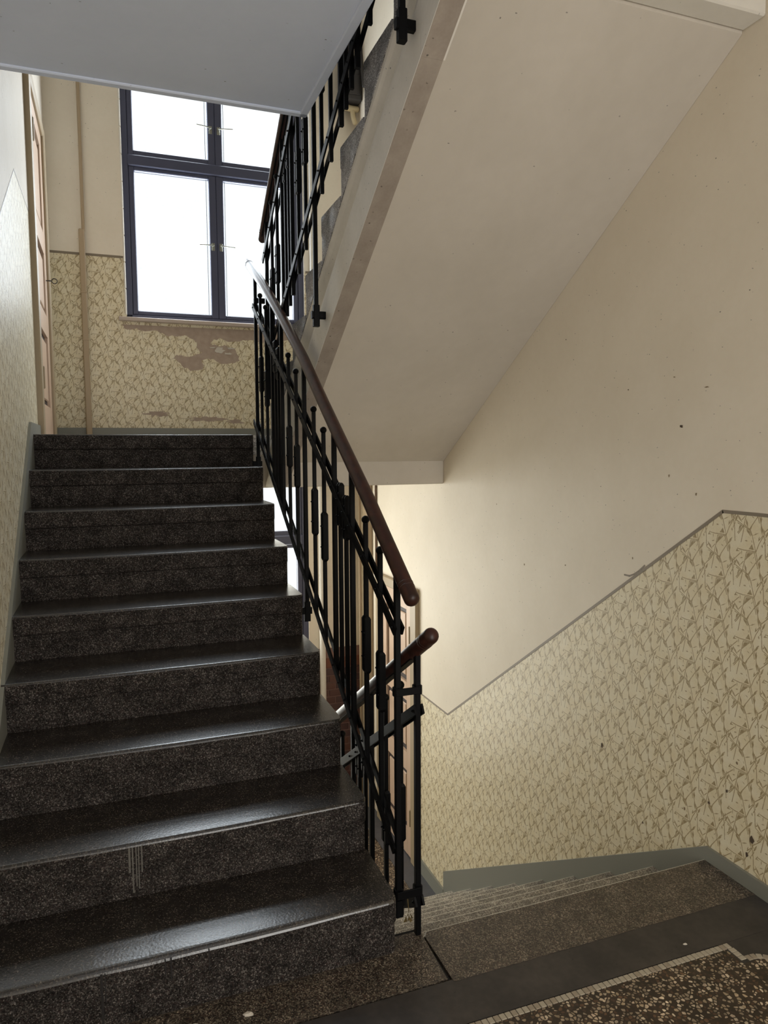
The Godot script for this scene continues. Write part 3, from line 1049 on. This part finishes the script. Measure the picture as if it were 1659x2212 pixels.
func door(called: String, x: float, s: float, y0: float, a: float, b: float, y1: float, fa: float, fb: float, fy: float, label: String) -> void:
	var o := Node3D.new()
	o.name = called
	add_child(o)
	tag(o, label, "door", "", "structure")
	var st := mb()
	for k in [[fa, a, y0, fy], [b, fb, y0, fy], [a, b, y1, fy]]:
		box(st, p(x - s * 0.01, k[2], k[0]), p(x + s * 0.03, k[3], k[1]), 0.006)
	box(st, p(x - s * 0.15, y0, a - 0.02), p(x, y1, a))
	box(st, p(x - s * 0.15, y0, b), p(x, y1, b + 0.02))
	box(st, p(x - s * 0.15, y1, a), p(x, y1 + 0.02, b))
	obj("door_frame", st, mats.door_frame_paint, o)
	var t := x + s * 0.012   # face of the leaf
	var h := y1 - y0
	var w := b - a
	var cuts := [[0.10, 0.33], [0.40, 0.60], [0.67, 0.945]]
	st = mb()
	var lo := a + 0.004
	var hi := b - 0.004
	var ia := a + w * 0.17
	var ib := b - w * 0.17
	box(st, p(t, y0 + 0.008, lo), p(t - s * 0.035, y1 - 0.004, ia), 0.003)
	box(st, p(t, y0 + 0.008, ib), p(t - s * 0.035, y1 - 0.004, hi), 0.003)
	var last := y0 + 0.008
	for c in cuts:
		box(st, p(t, last, ia - 0.001), p(t - s * 0.035, y0 + h * c[0], ib + 0.001))
		last = y0 + h * c[1]
	box(st, p(t, last, ia - 0.001), p(t - s * 0.035, y1 - 0.004, ib + 0.001))
	obj("door_leaf", st, mats.door_paint, o)
	for c in cuts:
		st = mb()
		var pa: float = y0 + h * c[0]
		var pb: float = y0 + h * c[1]
		box(st, p(t - s * 0.02, pa - 0.004, ia - 0.004), p(t - s * 0.034, pb + 0.004, ib + 0.004))
		var pn := obj("door_panel", st, mats.shaded_groove, o, "groove round the panel, painted dark for its shade")
		st = mb()
		box(st, p(t - s * 0.008, pa + 0.04, ia + 0.035), p(t - s * 0.022, pb - 0.04, ib - 0.035), 0.006)
		obj("raised_field", st, mats.door_paint, pn)
	for hy in [y0 + h * 0.14, y0 + h * 0.83]:
		st = mb()
		tube(st, [p(x + s * 0.03, hy, a + 0.004), p(x + s * 0.03, hy + 0.12, a + 0.004)], 0.008, 8)
		obj("hinge", st, mats.door_frame_paint, o)
	if called == "door_2":
		st = mb()
		box(st, p(t, y0 + 1.0, b - 0.10), p(t + s * 0.006, y0 + 1.2, b - 0.06), 0.002)
		tube(st, [p(t, y0 + 1.12, b - 0.08), p(t + s * 0.05, y0 + 1.12, b - 0.08), p(t + s * 0.05, y0 + 1.12, b - 0.18)], 0.008, 8)
		obj("door_handle", st, mats.meter_grey, o)


# ---------------------------------------------------------------- stairs
# one block step. D0 = nosing, dir = +1 when the flight rises away from the viewer (nosing faces the viewer), -1 otherwise
func step_block(x0: float, x1: float, y: float, d0: float, dir: float, rise: float, going: float, slope: float, wear: float, well_left: bool, under: float, tread: String, riser: String) -> ArrayMesh:
	var st := mb()
	var top := mb()
	var arris := mb()
	var w := x1 - x0
	var stations := [0.0, 0.012, 0.05, 0.14, 0.26, 0.38, 0.5, 0.62, 0.74, 0.86, 0.94, 0.975, 0.99, 0.997, 1.0]
	var rings := []
	for q in stations:
		var x: float = x0 + w * q
		var e := minf(q, 1.0 - q) * w                       # distance to the nearer end
		var from_well: float = (x - x0) if well_left else (x1 - x)
		var round_off := 0.0
		if from_well < 0.022:
			round_off = 0.022 - sqrt(maxf(0.022 * 0.022 - pow(0.022 - from_well, 2.0), 0.0))
		var used_up := wear * (0.35 + 0.65 * sin(PI * clampf(q * 0.92 + 0.04, 0.0, 1.0)))
		used_up *= 1.0 + 0.08 * sin(q * 23.0 + d0 * 9.0)
		var r := 0.006 + used_up * 0.9
		var dip := used_up * 0.55
		var ring := PackedVector3Array()
		var prof := [[going + 0.014, 0.0], [0.19, 0.0], [0.10, -dip * 0.35], [0.05, -dip * 0.75]]
		for k in 6:
			var a := PI / 2.0 * k / 5.0
			prof.append([r - r * sin(a) + round_off, -dip - r + r * cos(a)])
		var inset := minf(0.007, maxf(0.0, from_well))
		prof.append([round_off, -0.072])
		prof.append([0.003 + round_off, -0.078])
		prof.append([0.015 + round_off * 0.7, -0.083])
		prof.append([0.015 + round_off * 0.7, -rise])
		prof.append([0.016, -under + 0.016 * slope])
		prof.append([going + 0.014, -under + (going + 0.014) * slope])
		for c in prof:
			ring.append(p(x, y + c[1], d0 + dir * minf(c[0], going + 0.014)))
		rings.append(ring)
	loft(st, rings, 0, true, top, 0, 8, arris, 4, 8)
	var mesh := ArrayMesh.new()
	top.generate_normals()
	top.commit(mesh)
	st.generate_normals()
	st.commit(mesh)
	arris.generate_normals()
	arris.commit(mesh)
	mesh.surface_set_material(2, mats["worn_arris"] if tread != "step_terrazzo" and tread != "step_end_terrazzo" else mats[tread])
	mesh.surface_set_material(0, mats[tread])
	mesh.surface_set_material(1, mats[riser])
	return mesh


func stairs() -> void:
	# 1: the flight in front, up to the half landing
	var s1 := R1 / G1
	var f := thing("staircase", "dark speckled terrazzo steps climbing up to the tall bright window", "staircase", p(0.18, -EYE, 1.93))
	var off := -f.position
	for k in range(1, 10):
		var o := put("step", step_block(XL + 0.002, XR, -EYE + R1 * k, 1.93 + G1 * (k - 1), 1.0, R1, G1 if k < 9 else 0.13, s1, [0.016, 0.011, 0.011, 0.008, 0.007, 0.006, 0.005, 0.004, 0.004][k - 1], false, 0.225, "step_terrazzo", "riser_terrazzo"), null, f)
		o.position = off
	var st := mb()
	drips(f, off)
	var n1 := func(d: float) -> float: return HL - (4.15 - d) * s1
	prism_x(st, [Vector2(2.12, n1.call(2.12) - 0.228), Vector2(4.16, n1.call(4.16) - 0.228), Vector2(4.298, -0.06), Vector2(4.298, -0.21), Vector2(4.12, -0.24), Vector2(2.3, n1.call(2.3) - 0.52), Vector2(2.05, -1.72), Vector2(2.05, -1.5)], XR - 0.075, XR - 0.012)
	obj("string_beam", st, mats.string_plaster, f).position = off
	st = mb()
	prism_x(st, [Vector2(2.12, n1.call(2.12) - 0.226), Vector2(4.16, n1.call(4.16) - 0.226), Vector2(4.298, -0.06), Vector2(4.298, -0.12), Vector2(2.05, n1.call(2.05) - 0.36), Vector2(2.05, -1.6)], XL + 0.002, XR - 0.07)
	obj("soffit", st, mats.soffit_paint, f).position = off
	# 2: the flight that comes back overhead on the right
	var s2 := R2 / G2
	f = thing("staircase", "flight of pale step ends overhead, seen from below with its sloping plastered soffit", "staircase", p(1.4, HL, 4.12))
	off = -f.position
	for k in range(1, 9):
		var o := put("step", step_block(0.845, XW - 0.002, HL + R2 * k, 4.12 - G2 * (k - 1), -1.0, R2, G2 if k < 8 else 0.208, s2, 0.004, true, 0.212, "step_end_terrazzo", "step_end_terrazzo"), null, f)
		o.position = off
	var n2 := func(d: float) -> float: return HL + R2 * (1.0 + (4.12 - d) / G2)
	st = mb()
	var rings := []
	for d in [4.30, 4.16, 4.03, 1.963]:
		var ring := PackedVector3Array()
		for q in [[0.918, 0.2], [0.8485, 0.2], [0.8485, 0.236], [0.858, 0.25], [0.868, 0.29], [0.866, 0.318], [0.852, 0.345], [0.849, 0.36], [0.849, 0.525], [0.918, 0.525]]:
			ring.append(p(q[0], maxf(n2.call(d) - q[1], -0.205 + 0.0005 * (0.53 - q[1])), d))
		rings.append(ring)
	loft(st, rings)
	var beam := obj("string_beam", st, mats.string_plaster, f)
	beam.position = off
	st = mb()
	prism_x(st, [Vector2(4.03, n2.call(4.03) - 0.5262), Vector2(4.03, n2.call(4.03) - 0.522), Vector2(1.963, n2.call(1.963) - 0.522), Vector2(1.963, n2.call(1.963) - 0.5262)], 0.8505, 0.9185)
	obj("underside_shade_strip", st, mats.string_edge_shade, beam)  # carries the painted shade of the string's underside
	st = mb()
	var soff := func(d: float) -> float: return 1.385 - 0.619 * (d - 1.96)
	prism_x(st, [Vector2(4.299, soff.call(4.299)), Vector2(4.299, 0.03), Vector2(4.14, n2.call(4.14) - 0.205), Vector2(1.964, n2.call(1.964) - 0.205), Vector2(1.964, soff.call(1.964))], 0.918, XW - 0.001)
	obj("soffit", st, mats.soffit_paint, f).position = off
	# 0: the flight going down on the right
	var s0 := R2 / G0
	f = thing("staircase", "speckled terrazzo steps going down beside the patterned wall and grey skirting", "staircase", p(1.44, LL, 4.15))
	off = -f.position
	for k in range(0, 9):
		var going := 0.2215 if k == 0 else G0
		var o := put("step", step_block(0.866, XW - 0.002, -EYE - R2 * k, 2.008 + G0 * k, -1.0, R2, going, s0, [0.003, 0.005, 0.006, 0.006, 0.006, 0.006, 0.006, 0.006, 0.006][k], true, 0.2, "clean_terrazzo" if k == 0 else "brightened_steps", "clean_terrazzo" if k == 0 else "brightened_steps"), null, f)
		o.position = off
	st = mb()
	var n0 := func(d: float) -> float: return -EYE - (d - 2.008) * s0
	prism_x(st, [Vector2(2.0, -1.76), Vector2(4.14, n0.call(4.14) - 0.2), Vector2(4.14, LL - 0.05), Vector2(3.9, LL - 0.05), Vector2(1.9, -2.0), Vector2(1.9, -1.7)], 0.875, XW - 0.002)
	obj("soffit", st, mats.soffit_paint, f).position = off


# dried runs on the risers of the two lowest steps: thin raised films
func drips(f: Node3D, off: Vector3) -> void:
	var runs := [[0.005, 1, 0.085, 0.006, 1], [0.014, 1, 0.15, 0.004, 1], [0.024, 1, 0.13, 0.003, 1], [0.031, 1, 0.14, 0.003, 1], [0.04, 1, 0.09, 0.004, 1],
		[-0.075, 0, 0.16, 0.006, 0], [-0.066, 0, 0.09, 0.003, 0], [0.10, 0, 0.075, 0.004, 0], [0.085, 0, 0.05, 0.003, 0], [0.20, 0, 0.06, 0.003, 0]]
	for r in runs:
		var st := mb()
		var d: float = 1.93 + G1 * r[1]
		var y: float = -EYE + R1 * (r[1] + 1)
		var lowest: float = y - 0.016 - r[2]
		box(st, p(r[0] - r[3] / 2.0, maxf(lowest, y - 0.075), d - 0.0008), p(r[0] + r[3] / 2.0, y - 0.016, d + 0.002))
		if lowest < y - 0.085:
			box(st, p(r[0] - r[3] / 2.0, lowest, d + 0.0142), p(r[0] + r[3] / 2.0, y - 0.084, d + 0.017))
		obj("drip_run", st, mats.drip_pale if r[4] == 1 else mats.drip_dark, f).position = off


func floors() -> void:
	# landing in front: stone strip, dark border, mosaic line and terrazzo field on a dark bed
	var st := mb()
	box(st, p(XL - 0.1, -1.72, -1.6), p(0.862, -1.524, 2.03))
	box(st, p(0.862, -1.72, -1.6), p(XW + 0.1, -1.524, 1.78))
	var fl := struct("floor", st, mats.joint, "landing floor with dark border, white mosaic line and terrazzo field", "floor")
	var y := -EYE
	st = mb()
	var slab := [Vector3(XL, 1.787, 0), Vector3(0.853, 1.787, 0), Vector3(0.862, 2.012, 0), Vector3(XL, 2.012, 0)]
	var rings := []
	for h in [-0.006, 0.0]:
		var ring := PackedVector3Array()
		for q in slab:
			ring.append(p(q.x, y + h, q.y))
		rings.append(ring)
	loft(st, rings)
	obj("stone_slab", st, mats.clean_terrazzo, fl)
	st = mb()
	box(st, p(XL, y - 0.006, 1.622), p(XW, y - 0.001, 1.781))
	box(st, p(1.69, y - 0.006, -1.6), p(XW, y - 0.0015, 1.6225))
	obj("dark_border", st, mats.dark_cement, fl)
	st = mb()
	box(st, p(XL, y - 0.006, -1.6), p(1.698, y - 0.0005, 1.596))
	box(st, p(1.698, y - 0.006, -1.6), p(1.80, y - 0.0005, 1.53))
	obj("terrazzo_field", st, mats.landing_terrazzo, fl)
	# mosaic tiles along the line and round its corner
	var path := []
	var x := 0.70
	while x < 1.704:
		path.append([Vector2(x, 1.608), 0.0])
		x += 0.0178
	path.append([Vector2(1.7145, 1.608), 0.0])
	path.append([Vector2(1.7155, 1.588), PI / 2])
	path.append([Vector2(1.7155, 1.5705), PI / 2])
	path.append([Vector2(1.7155, 1.553), PI / 2])
	path.append([Vector2(1.735, 1.546), 0.0])
	path.append([Vector2(1.7525, 1.5445), -0.12])
	path.append([Vector2(1.7695, 1.539), -0.45])
	path.append([Vector2(1.784, 1.529), -0.75])
	path.append([Vector2(1.795, 1.515), -1.0])
	path.append([Vector2(1.803, 1.499), -1.25])
	for k in 6:
		path.append([Vector2(1.808, 1.481 - 0.0178 * k), -PI / 2])
	var tile := mb()
	box(tile, Vector3(-0.0081, -0.004, -0.0105), Vector3(0.0081, 0.0, 0.0105), 0.0012)
	tile.generate_normals()
	var tm := tile.commit()
	for q in path:
		var o := put("mosaic_tile", tm, mats.mosaic_white if rng.randf() < 0.6 else mats.mosaic_cream, fl)
		o.position = p(q[0].x, y + 0.0006 + rng.randf_range(-0.0003, 0.0003), q[0].y)
		o.rotation.y = q[1]
	# half landing, its unseen floor made pale for bounce light
	st = mb()
	box(st, p(XL, -0.018, 4.301), p(XW, HL - 0.002, ZB))
	box(st, p(XR - 0.1, 0.02, 4.29), p(0.86, HL - 0.001, 4.39))
	box(st, p(0.86, 0.02, 4.29), p(XW, HL - 0.001, 4.39))
	struct("floor", st, mats.bounce_terrazzo, "half landing floor under the window, made pale to bounce light", "floor")
	# lower half landing
	st = mb()
	box(st, p(XL - 0.1, LL - 0.25, -1.6), p(XW + 0.1, LL - 0.008, ZB + 0.1))
	fl = struct("floor", st, mats.joint, "floor of the lower half landing seen through the railing", "floor")
	st = mb()
	box(st, p(XL, LL - 0.01, 4.1), p(1.86, LL, ZB))
	obj("terrazzo_field", st, mats.landing_terrazzo, fl)
	st = mb()
	box(st, p(1.862, LL - 0.01, 4.1), p(XW, LL, ZB))
	obj("dark_border", st, mats.slate_cement, fl)
	st = mb()
	box(st, p(XL - 0.3, -4.9, -1.8), p(XW + 0.3, -4.7, ZB + 0.3))
	struct("floor", st, mats.dark_cement, "floor of the storey below, closed off under the lower flight", "floor")


# ---------------------------------------------------------------- railings
# a railing in the plane X = x. nose(D) = height of the nosing line; list = [[D, kind], ...]; kinds: P long post, p short post, b ball baluster, c collar baluster
func railing(label: String, x: float, list: Array, nose: Callable, hand: Array, up: Array, low: Array, floor_y: Dictionary, at: Vector3, foot_to: float, drop := 0.04) -> Node3D:
	var iron: Material = mats.black_iron
	var o := thing("stair_railing", label, "railing", at)
	var off := -at
	var st := smooth()
	tube(st, hand, 0.0232, 18, true, 1.04)
	var hr := obj("handrail", st, mats.handrail_wood, o, "rounded dark brown wooden handrail")
	hr.position = off
	st = mb()
	for k in range(0, hand.size() - 1):
		if k == 0:
			bar(st, hand[0].lerp(hand[1], 0.28) + Vector3(0, -0.0245, 0), hand[1] + Vector3(0, -0.0245, 0), Vector3.RIGHT, 0.026, 0.006, 0.001)
			continue
		bar(st, hand[k] + Vector3(0, -0.0245, 0), hand[k + 1] + Vector3(0, -0.0245, 0), Vector3.RIGHT, 0.026, 0.006, 0.001)
	obj("flat_bar", st, iron, hr)
	for e in [[hand[0], hand[1]], [hand[hand.size() - 1], hand[hand.size() - 2]]]:
		var t: Vector3 = (e[1] - e[0]).normalized()
		for k in 2:
			var c: Vector3 = e[0] + t * (0.04 + 0.014 * k)
			st = smooth()
			tube(st, [c, c + t * 0.004], 0.0239, 18, false, 1.04)
			obj("end_ring", st, mats.handrail_wood, hr)
	for line in [up, low]:
		st = mb()
		for s in [-1.0, 1.0]:
			bar(st, line[0] + Vector3(0.0125 * s, 0, 0), line[1] + Vector3(0.0125 * s, 0, 0), Vector3.RIGHT, 0.007, 0.031, 0.001)
		var rail := obj("flat_rail", st, iron, o)
		rail.position = off
		st = mb()
		for e in list:
			var t: float = (e[0] + line[0].z) / (line[0].z - line[1].z)
			if t > 0.0 and t < 1.0:
				ball(st, line[0].lerp(line[1], t) + Vector3(-0.016, 0, 0), 0.0045, 6)
		tag(obj("rivet", st, iron, rail), "", "", "", "stuff")
	for e in list:
		var d: float = e[0]
		var kind: String = e[1]
		var n: float = nose.call(d)
		var ylow: float = low[0].lerp(low[1], (d + low[0].z) / (low[0].z - low[1].z)).y - EYE
		var yhand := 0.0
		for k in hand.size() - 1:
			var a: Vector3 = hand[k]
			var b: Vector3 = hand[k + 1]
			var t := (d + a.z) / (a.z - b.z)
			if t >= -0.5 and t <= 1.0 or (k == hand.size() - 2 and t > 1.0) :
				yhand = a.lerp(b, t).y - EYE
				break
		var yup: float = up[0].lerp(up[1], (d + up[0].z) / (up[0].z - up[1].z)).y - EYE
		st = mb()
		if kind == "P" or kind == "p":
			var bottom: float = ylow - drop
			if kind == "P":
				bottom = floor_y.get(d, n - 0.14)
			bar(st, p(x, bottom, d), p(x, yhand - 0.012, d), Vector3.RIGHT, 0.0175, 0.0175, 0.0015)
			var po := obj("post", st, iron, o)
			po.position = off
			if kind == "P" and foot_to != x:
				st = mb()
				var fy := bottom + 0.035
				bar(st, p(x - 0.02 * signf(foot_to - x), fy, d), p(foot_to, fy, d), Vector3.UP, 0.03, 0.022, 0.003)
				bar(st, p(x, bottom - 0.012, d), p(x, bottom + 0.075, d), Vector3.RIGHT, 0.026, 0.026, 0.003)
				obj("foot_bracket", st, iron, po)
			continue
		var ytop := n + 0.83 if kind == "b" else n + 0.80
		if kind == "b" and yup > -9.0:
			ytop = yup + 0.115
		if kind == "c":
			ytop = yup + 0.045
		bar(st, p(x, ylow - drop, d), p(x, ytop, d), Vector3.RIGHT, 0.0145, 0.0145, 0.001)
		var ba := obj("baluster", st, iron, o)
		ba.position = off
		if kind == "b":
			st = smooth()
			ball(st, p(x, ytop + 0.01, d), 0.0138, 14)
			obj("ball_finial", st, iron, ba)
		var cy: float = yup - 0.30 if kind == "b" else yup - 0.02
		var hh := 0.1 if kind == "b" else 0.082
		for s in [-1.0, 1.0]:
			st = mb()
			var dd: float = d + s * 0.0127
			var w := 0.021
			var rings := []
			for k in [[-hh, 0.3], [-hh + 0.004, 0.66], [-hh + 0.011, 1.0], [hh - 0.011, 1.0], [hh - 0.004, 0.66], [hh, 0.3]]:
				var ring := PackedVector3Array()
				for q in [[-1, -1], [1, -1], [1, 1], [-1, 1]]:
					ring.append(p(x + w / 2.0 * q[0] * k[1], cy + k[0], dd + 0.0062 * q[1] * k[1]))
				rings.append(ring)
			loft(st, rings)
			for ry in [-0.042, 0.042]:
				ball(st, p(x - w / 2.0 - 0.001, cy + ry, dd), 0.0038, 6)
			obj("collar_plate", st, iron, ba)
	return o


func railings() -> void:
	var order := ["P", "b", "b", "p", "c", "c", "p", "b", "b", "P", "b", "b", "p", "c", "c", "p", "b", "b", "P"]
	var s1 := R1 / G1
	var n1 := func(d: float) -> float: return HL - (4.15 - d) * s1
	var x := 0.785
	var ds := [2.0, 2.146, 2.285, 2.43, 2.50, 2.57, 2.645, 2.79, 2.935, 3.09, 3.235, 3.38, 3.52, 3.59, 3.66, 3.735, 3.885, 4.03, 4.17]
	var list := []
	for k in 19:
		list.append([ds[k], order[k]])
	var hand := []
	for q in [[1.885, -0.42], [2.10, -0.268], [2.257, -0.155], [2.507, 0.01], [2.774, 0.187], [3.094, 0.405], [3.486, 0.642], [3.917, 0.885], [4.37, 1.11]]:
		hand.append(p(x, q[1], q[0]))
	railing("black iron railing with brown handrail on the flight rising in front", x, list, n1, hand,
		[p(x, n1.call(1.985) + 0.765, 1.985), p(x, n1.call(4.19) + 0.70, 4.19)], [p(x, n1.call(2.0) + 0.062, 2.0), p(x, n1.call(4.22) + 0.03, 4.22)],
		{2.0: -1.43, 3.09: n1.call(3.09) - 0.15, 4.17: -0.10}, p(x, -1.43, 2.0), XR - 0.005)
	# flight overhead
	var n2 := func(d: float) -> float: return HL + R2 * (1.0 + (4.12 - d) / G2)
	x = 0.81
	ds = [3.95, 3.81, 3.68, 3.555, 3.485, 3.42, 3.357, 3.237, 3.11, 2.965, 2.85, 2.72, 2.59, 2.53, 2.465, 2.40, 2.274, 2.14, 2.005]
	list = []
	for k in 19:
		list.append([ds[k], order[k]])
	hand = []
	for q in [[4.06, 1.165], [3.92, 1.268], [3.68, 1.432], [3.47, 1.573], [3.2, 1.745], [2.8, 2.0], [2.4, 2.255], [1.95, 2.54]]:
		hand.append(p(x, q[1], q[0]))
	railing("black iron railing of the flight overhead, standing out against the bright window", x, list, n2, hand,
		[p(x, 1.03, 4.0), p(x, 2.36, 1.98)], [p(x, 0.52, 3.86), p(x, 1.60, 1.98)],
		{3.95: 0.30, 2.965: 0.53, 2.005: 1.17}, p(x, 0.3, 3.95), 0.853, 0.085)
	# flight going down
	var s0 := R2 / G0
	var n0 := func(d: float) -> float: return -EYE - (d - 2.008) * s0
	x = 0.85
	ds = [2.0, 2.14, 2.28, 2.43, 2.50, 2.57, 2.645, 2.79, 2.935, 3.09, 3.235, 3.38, 3.52, 3.59, 3.66, 3.735, 3.885, 4.03, 4.17]
	list = []
	for k in 19:
		list.append([ds[k], order[k]])
	hand = [p(x, -0.535, 1.895), p(x, -0.815, 2.36), p(x, -1.095, 2.82), p(x, -1.93, 4.20)]
	railing("black iron railing leading down the descending steps past the brick dado", x, list, n0, hand,
		[p(x, -0.785, 1.985), p(x, -2.16, 4.19)], [p(x, -1.40, 1.985), p(x, -2.83, 4.19)],
		{2.0: -EYE, 3.09: n0.call(3.09) - 0.1, 4.17: LL}, p(x, -EYE, 2.0), 0.85)
	# the ties that join two railings at the turn
	tie(0.785, 0.85, -0.727, 2.0, "short black iron tie joining the two railings at the foot of the steps, upper one", 0.022)
	tie(0.785, 0.85, -1.372, 2.0, "short black iron tie between the two railing posts near the floor, lower one", 0.026)
	tie(0.785, 0.822, 0.85, 4.15, "short black iron tie joining the railings in front of the window", 0.022)


func tie(x0: float, x1: float, y: float, d: float, label: String, h: float) -> void:
	var st := mb()
	bar(st, p(x0 - 0.008, y, d - 0.011), p(x1 + 0.008, y, d - 0.011), Vector3.UP, h, 0.007, 0.0012)
	var o := obj("tie_bar", st, mats.black_iron)
	tag(o, label, "tie bar")
	for x in [x0, x1]:
		var s2 := mb()
		bar(s2, p(x, y - h * 0.6, d), p(x, y + h * 0.6, d), Vector3.RIGHT, 0.026, 0.026, 0.004)
		obj("clamp", s2, mats.black_iron, o)


# ---------------------------------------------------------------- fittings
func fittings() -> void:
	# riser pipe left of the window, boxed in below
	var t := thing("riser_pipe", "beige riser pipe between the upper door and the tall window, boxed in its lower half", "pipe", p(-0.16, HL, ZB - 0.03))
	var off := -t.position
	var st := smooth()
	tube(st, [p(-0.148, 1.66, ZB - 0.022), p(-0.148, 2.4, ZB - 0.022), p(-0.148, 3.3, ZB - 0.022), p(-0.148, 4.29, ZB - 0.022)], 0.012, 12)
	obj("pipe", st, mats.pipe_paint, t).position = off
	st = mb()
	box(st, p(-0.181, HL + 0.001, ZB - 0.05), p(-0.139, 1.67, ZB - 0.001), 0.006)
	obj("casing", st, mats.pipe_paint, t).position = off
	for y in [0.85, 1.2]:
		st = mb()
		box(st, p(-0.183, y, ZB - 0.052), p(-0.137, y + 0.012, ZB), 0.002)
		obj("joint_band", st, mats.pipe_paint, t).position = off
	# slim pipe between the window and the right-hand corner
	st = smooth()
	tube(st, [p(1.61, HL + 0.05, ZB - 0.014), p(1.61, 2.0, ZB - 0.014), p(1.61, 4.29, ZB - 0.014)], 0.013, 12)
	tag(obj("riser_pipe", st, mats.whitewash), "slim cream pipe on the back wall beside the window, behind the overhead railing", "pipe")
	# lower landing: boxed pipe in the corner and a thin brown pipe coming down to the door head
	t = thing("riser_pipe", "cream boxed pipe in the corner of the lower landing beside the bricks", "pipe", p(2.0, LL, 5.77))
	off = -t.position
	st = mb()
	box(st, p(1.975, LL + 0.001, 5.70), p(XW - 0.001, -0.215, 5.83), 0.005)
	obj("casing", st, mats.pipe_paint, t).position = off
	st = smooth()
	tube(st, [p(1.96, LL + 0.01, 5.86), p(1.96, -0.22, 5.86)], 0.012, 10, false)
	obj("pipe", st, mats.pipe_paint, t).position = off
	st = smooth()
	tube(st, [p(XW - 0.011, -0.97, 5.585), p(XW - 0.011, -0.6, 5.585), p(XW - 0.011, -0.215, 5.585)], 0.009, 10)
	tag(obj("conduit", st, mats.brown_paint), "thin brown conduit running down from the beam to the lower door frame", "conduit")
	st = smooth()
	tube(st, [p(1.66, LL + 0.01, ZB - 0.03), p(1.66, -1.5, ZB - 0.03), p(1.66, -0.06, ZB - 0.03)], 0.026, 14)
	tag(obj("riser_pipe", st, mats.whitewash), "stout cream pipe beside the lower window above the bricks", "pipe")
	# meter box high on the right-hand side, cable loop above, porcelain fitting below
	t = thing("meter_box", "dark grey meter box with looping cable, high behind the overhead railing", "meter box", p(1.92, 2.9, 5.9))
	off = -t.position
	st = mb()
	box(st, p(1.86, 2.86, 5.86), p(2.015, 3.21, 6.02), 0.01)
	obj("case", st, mats.meter_grey, t).position = off
	st = mb()
	box(st, p(1.875, 2.90, 5.852), p(2.0, 3.06, 5.865), 0.005)
	obj("cover", st, mats.meter_grey, t).position = off
	st = smooth()
	tube(st, [p(1.92, 3.2, 5.93), p(1.90, 3.33, 5.90), p(1.93, 3.41, 5.88), p(1.99, 3.39, 5.87), p(2.005, 3.3, 5.87), p(2.008, 3.15, 5.85), p(2.008, 2.95, 5.8)], 0.014, 10)
	obj("cable", st, mats.meter_grey, t).position = off
	st = smooth()
	tube(st, [p(1.87, 2.835, 5.95), p(1.95, 2.83, 5.95), p(2.0, 2.83, 5.95)], 0.025, 10)
	tube(st, [p(1.96, 2.82, 5.95), p(1.965, 2.77, 5.95), p(1.98, 2.72, 5.95)], 0.02, 10)
	obj("porcelain_fitting", st, mats.porcelain, t, "cream porcelain fitting").position = off


func small_things() -> void:
	# key left in the lock of the upper door
	var t := thing("key", "small dark ring-headed key sticking out of the lock of the upper door", "key", p(XL + 0.02, 1.16, 5.48))
	var off := -t.position
	var st := mb()
	var kx := XL + 0.012
	tube(st, [p(kx - 0.01, 1.165, 5.49), p(kx + 0.035, 1.165, 5.49)], 0.004, 8)
	obj("shank", st, mats.meter_grey, t).position = off
	st = mb()
	var ring := []
	for k in 17:
		var a := TAU * k / 16.0
		ring.append(p(kx + 0.052 + cos(a) * 0.017, 1.165 + sin(a) * 0.017, 5.49))
	tube(st, ring, 0.003, 6, false)
	obj("bow", st, mats.meter_grey, t).position = off
	# flakes of plaster on the floors
	var spots := [[0.29, -EYE, 1.86, 0.018, "larger pale torn flake lying on the stone strip below the first step"], [0.15, -EYE, 1.87, 0.016, "smaller pale curled flake lying at the foot of the first step"],
		[0.42, HL - 0.002, 5.6, 0.022, "crumb of plaster on the half landing in front of the skirting"], [-0.33, HL - 0.002, 5.85, 0.028, "lump of fallen plaster on the half landing by the door"],
		[1.60, -EYE, 1.66, 0.008, "tiny white chip on the dark border near the mosaic corner"]]
	for k in spots.size():
		var s: Array = spots[k]
		var r := RandomNumberGenerator.new()
		r.seed = 300 + k
		st = mb()
		var rings := []
		for h in [0.0, 0.5, 1.0]:
			var rg := PackedVector3Array()
			for q in 8:
				var a := TAU * q / 8.0
				var f: float = r.randf_range(0.6, 1.1) * (1.0 - 0.55 * h)
				rg.append(p(s[0] + cos(a) * s[3] * f, s[1] + h * s[3] * 0.35, s[2] + sin(a) * s[3] * f * 0.6))
			rings.append(rg)
		loft(st, rings)
		tag(obj("plaster_flake", st, mats.pale_flake), s[4], "flake", "crumbs of fallen plaster")
	# withered scrap caught under the lower tie
	t = thing("dead_leaf", "small withered leaf scrap caught in cobwebs under the lower railing tie", "leaf", p(0.81, -1.42, 1.985))
	st = mb()
	for k in 5:
		var a := k * 1.3
		var q := Vector3(cos(a) * 0.008, -0.012 - 0.006 * k * 0.5, sin(a) * 0.006)
		tri(st, q, q + Vector3(0.012 * cos(a + 1.0), -0.014, 0.005), q + Vector3(0.004, -0.02, -0.006 * sin(a)))
		tri(st, q + Vector3(0.001, 0.0, 0.001), q + Vector3(0.005, -0.02, -0.006 * sin(a)), q + Vector3(0.013 * cos(a + 1.0), -0.014, 0.006))
	obj("blade", st, mats.dry_leaf, t)
	st = mb()
	tube(st, [Vector3(0, 0.034, 0), Vector3(0.003, 0.0, 0.001), Vector3(0, -0.02, 0)], 0.0015, 5)
	obj("stalk", st, mats.dry_leaf, t)
